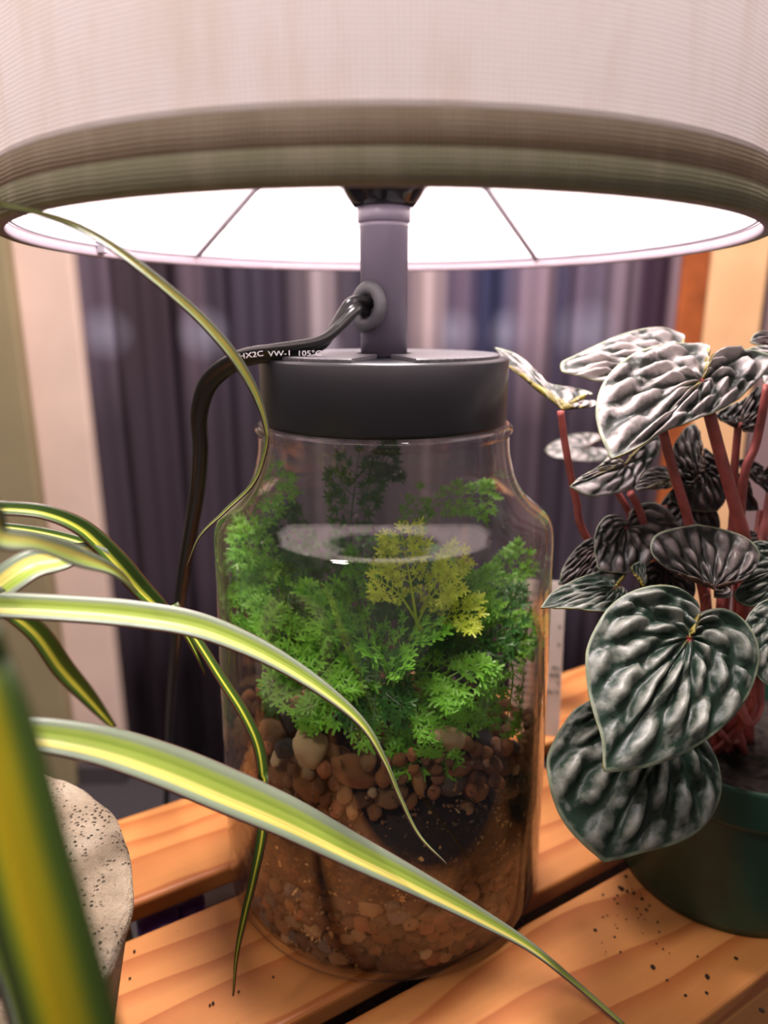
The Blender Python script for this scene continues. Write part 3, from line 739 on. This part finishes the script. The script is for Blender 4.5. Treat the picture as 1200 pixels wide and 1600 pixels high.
fr(655, 770, .35, 620, 960, .36, .008, FERN, .0, 7)
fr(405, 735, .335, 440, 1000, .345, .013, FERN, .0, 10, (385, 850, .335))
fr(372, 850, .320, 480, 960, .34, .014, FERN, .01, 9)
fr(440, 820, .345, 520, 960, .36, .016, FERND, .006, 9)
# the lime-coloured sprays in the middle
fr(628, 835, .288, 655, 1000, .300, .010, FERNY, .002, 9)
fr(700, 905, .292, 640, 1000, .305, .011, FERNY, .004, 8)
fr(590, 905, .288, 660, 985, .300, .009, FERNY, .004, 8)
fr(740, 960, .290, 650, 1000, .303, .010, FERNY, .004, 8)
fr(718, 868, .31, 655, 960, .32, .010, FERNY, .004, 8)

# ------------------------------------------------------------------ white plant card behind the jar
cb = onz(873, 1152); cardw = .034; ca_ = math.radians(-10)
PAPER = plain('white_card_stock', (232, 222, 214), .7, var=.03)
card = empty('plant_care_card', (cb.x-cardw/2, cb.y, 0), 'white plant care card with small black text standing behind the jar', 'plant card')
top = .108; lean = .012
def cpnt(a, h, off=0):   # a: 0 left .. 1 right
    return Vector((cb.x-cardw*(1-a)*math.cos(ca_), cb.y-cardw*(1-a)*math.sin(ca_)+lean*h/top+off, h+.0005))
vs = [cpnt(a, h, o_) for o_ in (0, .0006) for (a, h) in ((0, 0), (1, 0), (1.02, top), (0, top))]
mesh_obj('panel', vs, [(0, 1, 2, 3), (7, 6, 5, 4), (0, 4, 5, 1), (1, 5, 6, 2), (2, 6, 7, 3), (3, 7, 4, 0)], PAPER, card, smooth=False)
RX = Matrix.Rotation(ca_, 4, 'Z') @ Matrix.Rotation(math.pi/2-.11, 4, 'X')
GREYINK = plain('grey_print', (120, 108, 104), .7)
for h, s_ in ((.0765, 'is'), (.064, 'is'), (.0475, 'dry'), (.0425, 'only'), (.037, 't'), (.0305, 'be in')):
    text_mesh('printed_word', s_, .0042, INK, card, Matrix.Translation(cpnt(.97, h, -.0004)) @ RX, 'RIGHT')
bm = bmesh.new()
for k in range(19):
    h = .098-.005*k; a = .05
    while a < .70:
        ww = .04+.10*rnd()
        q = cpnt(a, h, -.0003); q2 = cpnt(min(a+ww, .72), h, -.0003); up_ = Vector((0, .0002, .0013))
        f = [bm.verts.new(v) for v in (q, q2, q2+up_, q+up_)]; bm.faces.new(f); a += ww+.03
me = bpy.data.meshes.new('printed_lines'); bm.to_mesh(me); bm.free(); me.materials.append(GREYINK)
o = bpy.data.objects.new('printed_lines', me); COL.objects.link(o); o.parent = card; o.matrix_parent_inverse = Matrix.Translation(-card.location); o['kind'] = 'stuff'

# ------------------------------------------------------------------ potted peperomia on the right
pc = Vector((.177, -.004, 0))
pep = empty('potted_peperomia', pc, 'rippled silver-leaved peperomia with red stems in a dark green plastic pot', 'potted plant')
lathe('pot', [(0, .0012), (.040, .0012), (.047, .0), (.0505, .001), (.0515, .006), (.0570, .062), (.0572, .0625), (.0600, .0632), (.0606, .066), (.0618, .082), (.0615, .0835), (.0600, .0838), (.0590, .082), (.0560, .060), (.0555, .058), (0, .058)], GREENP, pep, 96, (pc.x, pc.y))
vs, fs = [], []
for i in range(40):
    for j in range(41):
        a = 2*math.pi*j/40; r = .0578*i/39
        vs.append((pc.x+r*math.cos(a), pc.y+r*math.sin(a), .068+.0035*mnoise.noise(Vector((r*math.cos(a)*140, r*math.sin(a)*140, 0)))+.002*mnoise.noise(Vector((r*math.cos(a)*500, r*math.sin(a)*500, 3)))))
        if i and j: k = i*41+j; fs.append((k-42, k-41, k, k-1))
mesh_obj('soil', vs, fs, POTSOIL, pep, smooth=False)
VEINS = [0, 26, 54, 84, 118, 152, 190]
def heart_r(ph):
    T = [(0, 1.0), (12, .915), (28, .85), (50, .81), (75, .80), (100, .765), (125, .69), (150, .58), (165, .48), (174, .36), (180, .10)]
    d = abs(math.degrees(ph))
    for (a, b), (c, e) in zip(T, T[1:]):
        if d <= c: return b+(e-b)*(d-a)/(c-a)
    return .1
def pep_core(B, O, ti, Nn, mat, cup, bump, under, seed, name='leaf'):
    """B base point, O list of 3-D outline points from left sinus over the tip (index ti) to right sinus"""
    nph, ns = 104, 26
    A1 = catmull(O[:ti+1], 8); A2 = catmull(O[ti:], 8)
    def resample(pts, n):
        d = [0]
        for a, b in zip(pts, pts[1:]): d.append(d[-1]+float(np.linalg.norm(b-a)))
        return [Vector([float(np.interp(d[-1]*k/n, d, [p[c] for p in pts])) for c in range(3)]) for k in range(n+1)]
    ring = resample(A1, nph//2)+resample(A2, nph//2)[1:]
    tip = ring[nph//2]; size = (tip-B).length*.5+.5*sum((r-B).length for r in ring)/len(ring)
    vs, fs, rg, ht = [], [], [], []
    for i in range(ns+1):
        s = i/ns
        for j in range(nph+1):
            a = (j-nph/2)/(nph/2); dg0 = abs(a)*180
            dg = dg0*(1+.30*s*s*(1 if dg0 < 110 else .3))
            k = 0
            while k < 5 and dg > VEINS[k+1]: k += 1
            fr_ = min(1, max(0, (dg-VEINS[k])/(VEINS[k+1]-VEINS[k])))
            rid = max(0, math.sin(math.pi*fr_))**.6
            sg = 1 if a > 0 else -1
            cross = .64+.36*math.sin(s*(12+1.5*k)+k*2.3+(1.7 if a > 0 else 0)+seed+fr_*2.2)
            O_ = ring[j]; rr = s
            p = B+(O_-B)*rr
            nz = mnoise.noise(Vector((p.x*70, p.y*70, p.z*70+seed)))
            env = min(1, s*4)*min(1, (1-s)*6)**.8
            n2_ = mnoise.noise(Vector((p.x*210+seed, p.y*210, p.z*210))); n3_ = mnoise.noise(Vector((p.x*420, p.y*420+seed, p.z*420)))
            h = (rid*(cross+.30*n2_)-.3+.3*nz+.10*n3_)*env
            q_ = ((O_-B).length/size*s)
            wav = .025*math.sin(a*9+seed*2)*s*s
            vs.append(p+Nn*size*(h*bump*1.5+cup*q_*q_+wav))
            rg.append(max(0, min(1, rid*(.45+.55*cross+.35*n2_)*(.45+.55*env)+.3*nz+.15*n3_+(.2 if s > .92 else 0)))); ht.append(s)
    m = nph+1
    for i in range(ns):
        for j in range(nph): fs.append((i*m+j, i*m+j+1, (i+1)*m+j+1, (i+1)*m+j))
    if sum((vs[f[1]]-vs[f[0]]).cross(vs[f[3]]-vs[f[0]]).dot(Nn) for f in fs[nph*4:]) < 0: fs = [f[::-1] for f in fs]
    o = mesh_obj(name, vs, fs, mat, pep, mats=[mat, under], solid=-.0006)
    for nm_, arr in (('ridge', rg), ('heart', ht)):
        at = o.data.attributes.new(nm_, 'FLOAT', 'POINT'); at.data.foreach_set('value', arr)
    return o
def pep_leaf(B, T, L, R, mat=PEP, cup=-.08, bump=.055, under=UNDER, seed=0):
    B, T, L, R = [P(*v) for v in (B, T, L, R)]
    Y = T-B; c0 = B+Y*.2; XL = L-c0; XR = R-c0
    Nn = (XR-XL).cross(Y).normalized()
    if Nn.dot(Vector((0, -DIST, EYE))-B) < 0: Nn = -Nn
    O = []
    for ph in range(-176, 177, 11):
        r = heart_r(math.radians(ph)); v = r*math.cos(math.radians(ph)); u = r*math.sin(math.radians(ph))/.8
        O.append(B+Y*v+(XR*u if u > 0 else XL*(-u)))
    return pep_core(B, O, 16, Nn, mat, cup, bump, under, seed)
def pep_out(B, d, gx, gy, out, ti, mat=PEP, cup=-.04, bump=.06, under=UNDER, seed=0):
    """leaf traced from its own outline; d depth at the stalk, gx gy how depth changes per pixel"""
    f = lambda x, y: P(x, y, d+gx*(x-B[0])*1e-4+gy*(y-B[1])*1e-4)
    Bv = f(*B); O = [f(*q) for q in out]
    Nn = (f(B[0]+50, B[1])-Bv).cross(f(B[0], B[1]-50)-Bv).normalized()
    if Nn.dot(Vector((0, -DIST, EYE))-Bv) < 0: Nn = -Nn
    return pep_core(Bv, O, ti, Nn, mat, cup, bump, under, seed)
L_ = pep_out
L_((1078, 996), .262, .3, -1.2, [(1084, 977), (1092, 952), (1089, 939), (1067, 922), (1042, 915), (1010, 917), (978, 928), (953, 947), (936, 973), (923, 1003), (919, 1034), (923, 1079), (932, 1117), (942, 1148), (947, 1189), (950, 1204),
   (978, 1204), (1023, 1196), (1067, 1180), (1105, 1158), (1137, 1132), (1162, 1101), (1178, 1066), (1186, 1028), (1183, 1003), (1171, 977), (1152, 958), (1130, 949), (1105, 952), (1092, 962), (1089, 977)], 15, PEPG, -.05, .075, UNDER, 1)
L_((1036, 1118), .285, .2, -.9, [(1034, 1100), (1025, 1075), (990, 1068), (950, 1080), (923, 1094), (899, 1110), (877, 1142), (861, 1174), (858, 1196), (865, 1241), (885, 1285), (916, 1320), (942, 1342), (953, 1351),
   (977, 1346), (1007, 1337), (1051, 1324), (1086, 1307), (1112, 1281), (1128, 1246), (1130, 1215), (1123, 1184), (1110, 1160), (1090, 1125), (1062, 1090), (1045, 1085), (1040, 1100)], 13, PEPG, -.07, .085, UNDER, 2)
L_((1098, 594), .290, .1, -2.4, [(1104, 566), (1106, 540), (1100, 534), (1074, 531), (1039, 534), (1004, 546), (976, 562), (951, 585), (937, 609), (933, 637), (937, 658), (946, 683), (958, 709), (990, 699), (1025, 681), (1060, 667),
   (1095, 653), (1130, 637), (1158, 618), (1182, 595), (1200, 578), (1212, 562), (1206, 553), (1182, 547), (1147, 547), (1118, 552), (1107, 568)], 12, PEP, -.03, .085, UNDER, 3)
L_((1062, 560), .318, .2, -3.0, [(1066, 545), (1067, 525), (1046, 515), (1025, 513), (990, 517), (955, 525), (920, 541), (895, 555), (878, 564), (876, 573), (881, 580), (909, 585), (944, 592), (1000, 600), (1050, 592), (1066, 575)], 9, PEP, -.02, .06, UNDER, 4)
L_((880, 640), .299, -.4, -4.0, [(905, 622), (926, 618), (895, 604), (857, 594), (832, 574), (808, 557), (780, 543), (773, 541), (787, 559), (808, 581), (832, 599), (860, 618), (885, 629), (909, 634), (930, 632), (932, 624), (912, 626)], 7, PEP, .0, .03, UNDER, 5)
L_((915, 700), .48, 0, -5, [(930, 690), (950, 680), (925, 676), (890, 680), (862, 690), (852, 700), (865, 712), (900, 718), (935, 718), (960, 712), (950, 700)], 5, PEP, -.05, .03, UNDERD, 6)
L_((976, 728), .298, .4, -1.5, [(968, 715), (957, 707), (937, 727), (909, 742), (892, 758), (920, 773), (962, 770), (990, 762), (1004, 742), (1018, 725), (1030, 704), (1034, 679), (1007, 693), (985, 712)], 4, PEP, -.05, .05, UNDER, 7)
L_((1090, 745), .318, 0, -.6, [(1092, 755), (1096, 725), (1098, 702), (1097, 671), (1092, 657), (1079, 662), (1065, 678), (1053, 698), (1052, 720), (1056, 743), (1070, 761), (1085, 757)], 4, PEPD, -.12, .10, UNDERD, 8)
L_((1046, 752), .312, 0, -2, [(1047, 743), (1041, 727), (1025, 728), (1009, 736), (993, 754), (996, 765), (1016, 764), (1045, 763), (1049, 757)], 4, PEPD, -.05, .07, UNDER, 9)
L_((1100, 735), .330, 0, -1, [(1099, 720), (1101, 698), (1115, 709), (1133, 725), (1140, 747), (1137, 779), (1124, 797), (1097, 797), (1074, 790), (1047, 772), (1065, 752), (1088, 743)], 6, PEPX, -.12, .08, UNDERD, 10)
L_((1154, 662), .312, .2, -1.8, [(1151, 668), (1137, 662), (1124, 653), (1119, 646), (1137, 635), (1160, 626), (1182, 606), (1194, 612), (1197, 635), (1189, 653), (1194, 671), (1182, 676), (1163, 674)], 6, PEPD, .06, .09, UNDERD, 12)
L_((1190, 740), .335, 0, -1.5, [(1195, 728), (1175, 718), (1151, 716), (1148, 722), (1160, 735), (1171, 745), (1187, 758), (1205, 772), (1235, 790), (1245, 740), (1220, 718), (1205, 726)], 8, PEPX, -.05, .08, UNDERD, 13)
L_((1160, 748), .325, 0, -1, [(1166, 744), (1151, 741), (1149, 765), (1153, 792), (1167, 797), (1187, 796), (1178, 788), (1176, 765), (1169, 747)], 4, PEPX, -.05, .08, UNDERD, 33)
L_((978, 824), .300, .1, -1.8, [(976, 812), (972, 806), (950, 804), (934, 822), (929, 847), (934, 873), (942, 887), (978, 893), (1010, 882), (1038, 856), (1070, 826), (1060, 808), (1046, 791), (1025, 783), (997, 788), (984, 802)], 7, PEPD, -.08, .08, UNDERD, 16)
L_((1114, 919), .275, .1, -1.6, [(1105, 914), (1080, 904), (1048, 892), (1023, 873), (1016, 851), (1026, 835), (1054, 827), (1089, 821), (1121, 825), (1156, 835), (1178, 851), (1186, 870), (1178, 892), (1162, 908), (1140, 914), (1146, 927), (1137, 934), (1118, 931)], 7, PEPD, .02, .07, UNDERD, 17)
L_((961, 919), .285, .2, -3.4, [(968, 908), (978, 895), (956, 887), (924, 895), (890, 911), (861, 927), (845, 947), (883, 950), (915, 955), (947, 955), (972, 941), (980, 925), (970, 918)], 6, PEPG, .0, .05, UNDER, 18)
L_((1005, 915), .287, 0, -1, [(1000, 905), (990, 895), (988, 884), (998, 878), (1008, 885), (1010, 900), (1010, 912)], 3, PEPG, .05, .04, UNDER, 19)
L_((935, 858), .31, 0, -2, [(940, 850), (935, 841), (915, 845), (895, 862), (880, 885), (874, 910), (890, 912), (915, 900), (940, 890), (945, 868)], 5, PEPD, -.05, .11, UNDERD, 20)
L_((1225, 985), .272, 0, -1.2, [(1230, 960), (1215, 935), (1190, 940), (1168, 965), (1163, 995), (1172, 1030), (1190, 1060), (1215, 1075), (1260, 1050), (1270, 990)], 7, PEPG, -.05, .08, UNDERD, 21)
L_((1240, 880), .290, 0, -1.2, [(1230, 865), (1200, 845), (1172, 850), (1158, 880), (1165, 905), (1150, 925), (1160, 940), (1190, 945), (1230, 930)], 4, PEPG, -.05, .08, UNDERD, 22)
L_((1240, 570), .312, 0, -2, [(1235, 560), (1215, 538), (1190, 536), (1168, 546), (1190, 575), (1200, 600), (1225, 620), (1250, 600)], 4, PEP, -.05, .06, UNDERD, 14)
L_((1230, 535), .32, 0, -2, [(1225, 525), (1200, 516), (1180, 520), (1174, 530), (1185, 537), (1205, 536), (1230, 540)], 3, PEPX, -.05, .05, UNDERD, 15)
pep_leaf((1075, 790, .330), (1090, 860, .32), (1030, 830, .322), (1130, 820, .33), PEPX, -.1, .08, UNDERD, seed=11)
pep_leaf((1040, 900, .305), (1050, 955, .295), (1000, 920, .30), (1090, 920, .30), PEPX, -.06, .07, UNDERD, seed=23)
pep_leaf((1150, 850, .33), (1200, 900, .32), (1150, 890, .33), (1210, 850, .33), PEPX, -.06, .07, UNDERD, seed=24)
def petiole(pts, wpx):
    base = Vector((pc.x+(rnd()-.5)*.03, pc.y+.006+(rnd()-.5)*.02, .066))
    pp = [P(*v) for v in pts]
    if (pp[-1]-base).length > .02: pp.append((pp[-1]+base)/2+Vector((0, 0, -.004))); pp.append(base)
    pp = [Vector(v) for v in catmull(pp, 8)]
    r = wpx/2/F_PX*pts[0][2]
    sweep('petiole', pp, lambda i, t: circ(r*(1+.25*t), 10), PETIOLE, pep)
petiole([(876, 642, .299), (884, 700, .304), (900, 780, .312), (922, 850, .318)], 11)
petiole([(1108, 645, .285), (1128, 720, .292), (1148, 790, .298), (1165, 870, .305)], 19)
petiole([(1036, 675, .284), (1052, 735, .290), (1075, 810, .298), (1085, 860, .302)], 15)
petiole([(1154, 660, .3125), (1147, 740, .318), (1146, 800, .32)], 12)
petiole([(1200, 600, .305), (1182, 690, .31), (1160, 765, .315)], 13)
petiole([(985, 770, .292), (1000, 800, .298), (1020, 860, .31)], 12)
petiole([(962, 765, .31), (982, 800, .312), (1000, 860, .318)], 10)
petiole([(1038, 790, .325), (1052, 830, .325), (1060, 870, .325)], 8)
petiole([(1098, 850, .33), (1100, 890, .325), (1105, 950, .315)], 12)
petiole([(1130, 850, .33), (1128, 900, .325), (1125, 960, .32)], 12)
petiole([(1080, 690, .345), (1085, 800, .34), (1095, 900, .33)], 12)
petiole([(1190, 800, .34), (1180, 880, .33), (1165, 960, .32)], 14)
petiole([(1215, 700, .34), (1200, 800, .335), (1180, 900, .33)], 14)
petiole([(1105, 930, .285), (1098, 960, .29), (1102, 1000, .295)], 10)
petiole([(1130, 950, .29), (1128, 990, .29), (1125, 1030, .295)], 10)
petiole([(1078, 1002, .264), (1110, 985, .275), (1150, 1020, .285), (1165, 1090, .288)], 10)
petiole([(1150, 1060, .275), (1158, 1105, .274), (1172, 1128, .274), (1187, 1100, .278), (1180, 1040, .285)], 13)
petiole([(1175, 1000, .30), (1172, 1050, .30), (1178, 1100, .30)], 12)
petiole([(1022, 1128, .280), (1060, 1120, .285), (1110, 1130, .29)], 10)
# crumbs of soil spilt on the front plank
bm = bmesh.new()
CR = [(978, 1370, 3), (968, 1387, 3), (972, 1390, 4), (980, 1393, 3), (990, 1396, 2.5), (1003, 1405, 3), (1005, 1381, 3), (995, 1420, 2), (1010, 1422, 2.5), (1015, 1415, 2), (1020, 1512, 4), (1105, 1527, 4), (1071, 1556, 2.5), (1104, 1552, 2.5), (1090, 1495, 2), (960, 1405, 2), (965, 1412, 2), (930, 1454, 3), (1042, 1532, 2),
      (333, 1568, 2.5), (373, 1550, 2), (210, 1487, 2.5), (203, 1529, 2), (427, 1527, 2), (328, 1571, 2), (1150, 1498, 3), (1190, 1580, 4)]
for px, py, r in CR+[(940+rnd()*110, 1380+rnd()*110, 1+rnd()) for _ in range(30)]:
    q = onz(px, py, .0004); s = r*.00026
    bmesh.ops.create_icosphere(bm, subdivisions=1, radius=1, matrix=Matrix.Translation(q+Vector((0, 0, s*.4))) @ Matrix.Rotation(rnd()*6, 4, 'Z') @ Matrix.Diagonal((s*1.3, s, s*.8, 1)))
me = bpy.data.meshes.new('soil_crumbs'); bm.to_mesh(me); bm.free(); me.materials.append(POTSOIL)
o = bpy.data.objects.new('soil_crumbs', me); COL.objects.link(o); tag(o, 'dark soil crumbs scattered on the front pine plank by the green pot', 'crumbs', kind='stuff')

# ------------------------------------------------------------------ variegated strap-leaved plant in the concrete pot
cc = Vector((-.177, -.145, 0)); RZ = .090
drac = empty('potted_dracaena', cc, 'yellow-striped strap-leaved plant in a thick rough concrete pot', 'potted plant')
cpot = lathe('pot', [(0, .001), (.070, .001), (.076, .004), (.0800, .012), (.0930, .078), (.0952, .086), (.0950, .0885), (.0930, .0900), (.0860, .0905), (.0720, .0900), (.0690, .0885), (.0675, .084), (.064, .060), (0, .060)], m_concrete(), drac, 128, (cc.x, cc.y))
bm = bmesh.new(); bm.from_mesh(cpot.data)
for _ in range(1): bmesh.ops.subdivide_edges(bm, edges=bm.edges[:], cuts=2, use_grid_fill=True)
for v in bm.verts:
    if v.co.z > .07:
        v.co += Vector((v.co.x-cc.x, v.co.y-cc.y, .0)).normalized()*.0010*mnoise.noise(v.co*60)+Vector((0, 0, .0016))*mnoise.noise(v.co*90)
bm.to_mesh(cpot.data); bm.free(); cpot.data.shade_smooth()
vs, fs = [], []
for i in range(24):
    for j in range(33):
        a = 2*math.pi*j/32; r = .0655*i/23
        vs.append((cc.x+r*math.cos(a), cc.y+r*math.sin(a), .073+.003*mnoise.noise(Vector((r*math.cos(a)*120, r*math.sin(a)*120, 9)))))
        if i and j: k = i*33+j; fs.append((k-34, k-33, k, k-1))
mesh_obj('soil', vs, fs, POTSOIL, drac, smooth=False)
def strap(pts, mat, flip=False, vfold=.25, twist=None, lead=True, upw=.6):
    """pts: (px, py, depth, width px)"""
    pp = [tuple(P(a, b, d))+(w_/F_PX*d,) for a, b, d, w_ in pts]
    if lead:
        p0 = Vector(pp[0][:3]); cr = Vector((cc.x+.01*(rnd()-.5), cc.y+.02*(rnd()-.5), .075))
        mid = (p0+cr)/2+Vector((-.01, 0, .02+.25*abs(p0.z-.1)))
        pp = [tuple(cr)+(pp[0][3]*.6,), tuple(mid)+(pp[0][3]*.9,)]+pp
    q = catmull(pp, 10); n = len(q); C = Vector((0, -DIST, EYE))
    vs, fs, uv = [], [], []
    K = 7; prev = None
    for i in range(n):
        p = Vector(q[i][:3]); t = (Vector(q[min(i+1, n-1)][:3])-Vector(q[max(i-1, 0)][:3])).normalized()
        view = (C-p).normalized(); sd = t.cross(view).normalized()
        if prev is not None and sd.dot(prev) < 0: sd = -sd
        prev = sd; nn = sd.cross(t).normalized()
        if nn.dot(view) < 0: nn = -nn
        tt = i/(n-1); w_sc = 1
        if nn.z < .75 and upw: al = upw; s1 = sd*math.cos(al)+nn*math.sin(al); s2 = sd*math.cos(al)-nn*math.sin(al); n1 = nn*math.cos(al)-sd*math.sin(al); n2 = nn*math.cos(al)+sd*math.sin(al); sd, nn = (s1, n1) if n1.z > n2.z else (s2, n2); w_sc = 1/math.cos(al)
        if twist:
            a = twist(tt); sd, nn = sd*math.cos(a)+nn*math.sin(a), nn*math.cos(a)-sd*math.sin(a)
        ww = max(q[i][3]*w_sc, .00035)
        for k in range(K):
            u = k/(K-1)*2-1
            vs.append(p+sd*u*ww/2-nn*ww*vfold*(1-abs(u))*.8)
            uv.append(((1-k/(K-1)) if flip else k/(K-1), tt*6))
    for i in range(n-1):
        for k in range(K-1): fs.append((i*K+k, i*K+k+1, (i+1)*K+k+1, (i+1)*K+k))
    return mesh_obj('leaf', vs, fs, mat, drac, uvs=uv, solid=.0005)
S = strap
# long thin one rising past the lid
S([(-60, 300, .150, 10), (0, 318, .155, 9), (60, 332, .162, 9), (130, 358, .172, 12), (200, 402, .185, 14), (290, 475, .205, 16), (340, 525, .216, 17), (375, 570, .225, 16), (402, 620, .234, 12), (416, 670, .240, 7), (414, 705, .243, 6), (395, 755, .248, 6), (350, 800, .254, 5), (312, 838, .258, 3), (292, 885, .262, 1)], BSTRAP)
# long middle blade
S([(-40, 944, .190, 40), (0, 945, .195, 40), (100, 950, .203, 41), (200, 958, .210, 42), (300, 974, .217, 40), (380, 1003, .222, 35), (450, 1040, .226, 28), (520, 1088, .229, 20), (570, 1135, .231, 13), (602, 1190, .233, 8), (625, 1245, .235, 6), (655, 1305, .237, 4), (698, 1350, .238, 1)], BSTRAP, flip=True)
# long lower blade reaching the front plank
S([(-90, 1180, .172, 40), (-20, 1150, .180, 44), (40, 1145, .187, 50), (150, 1162, .196, 58), (250, 1192, .204, 64), (350, 1232, .212, 66), (450, 1276, .220, 60), (550, 1327, .230, 50), (650, 1378, .242, 38), (750, 1432, .258, 25), (830, 1480, .272, 14), (900, 1537, .284, 9), (975, 1602, .283, 7)], BSTRAP, flip=True)
# big out-of-focus foreground blade
S([(-170, 900, .098, 70), (-80, 960, .092, 95), (-35, 1060, .088, 110), (0, 1180, .086, 122), (40, 1340, .084, 130), (85, 1500, .083, 132), (130, 1660, .083, 130), (170, 1800, .084, 120)], OSTRAP, vfold=.2)
# narrow blade hanging in front of the jar's left edge
S([(270, 945, .262, 18), (310, 1003, .262, 15), (345, 1058, .261, 15), (380, 1112, .260, 16), (404, 1165, .259, 17), (412, 1225, .258, 17), (409, 1300, .258, 16), (396, 1370, .259, 13), (382, 1430, .261, 11), (370, 1490, .264, 6), (364, 1556, .266, 2)], NSTRAP, lead=False)
S([(-40, 792, .205, 22), (0, 793, .21, 22), (70, 800, .22, 23), (130, 825, .23, 27), (180, 872, .238, 32), (222, 920, .246, 30), (252, 950, .252, 24), (275, 975, .258, 12)], NSTRAP, vfold=.3)
S([(-70, 822, .222, 10), (0, 822, .228, 12), (80, 834, .24, 15), (150, 856, .245, 18), (200, 892, .250, 20), (245, 938, .254, 16), (290, 990, .258, 10), (322, 1055, .262, 2)], NSTRAP)
S([(-60, 960, .20, 40), (0, 912, .205, 50), (50, 880, .212, 48), (95, 872, .22, 36), (140, 862, .23, 26), (200, 890, .245, 22), (240, 940, .262, 10)], BSTRAP, vfold=.2)
S([(-60, 800, .13, 30), (0, 838, .14, 34), (60, 848, .155, 26), (120, 868, .175, 30), (180, 892, .195, 14), (215, 925, .21, 2)], BSTRAP)
S([(10, 950, .34, 26), (60, 990, .36, 32), (100, 1045, .38, 32), (140, 1090, .40, 24), (180, 1138, .42, 8)], NSTRAP, lead=False)
S([(-60, 1420, .125, 60), (-10, 1450, .13, 62), (30, 1530, .132, 60), (60, 1640, .133, 55)], BSTRAP)
bpy.context.view_layer.update()
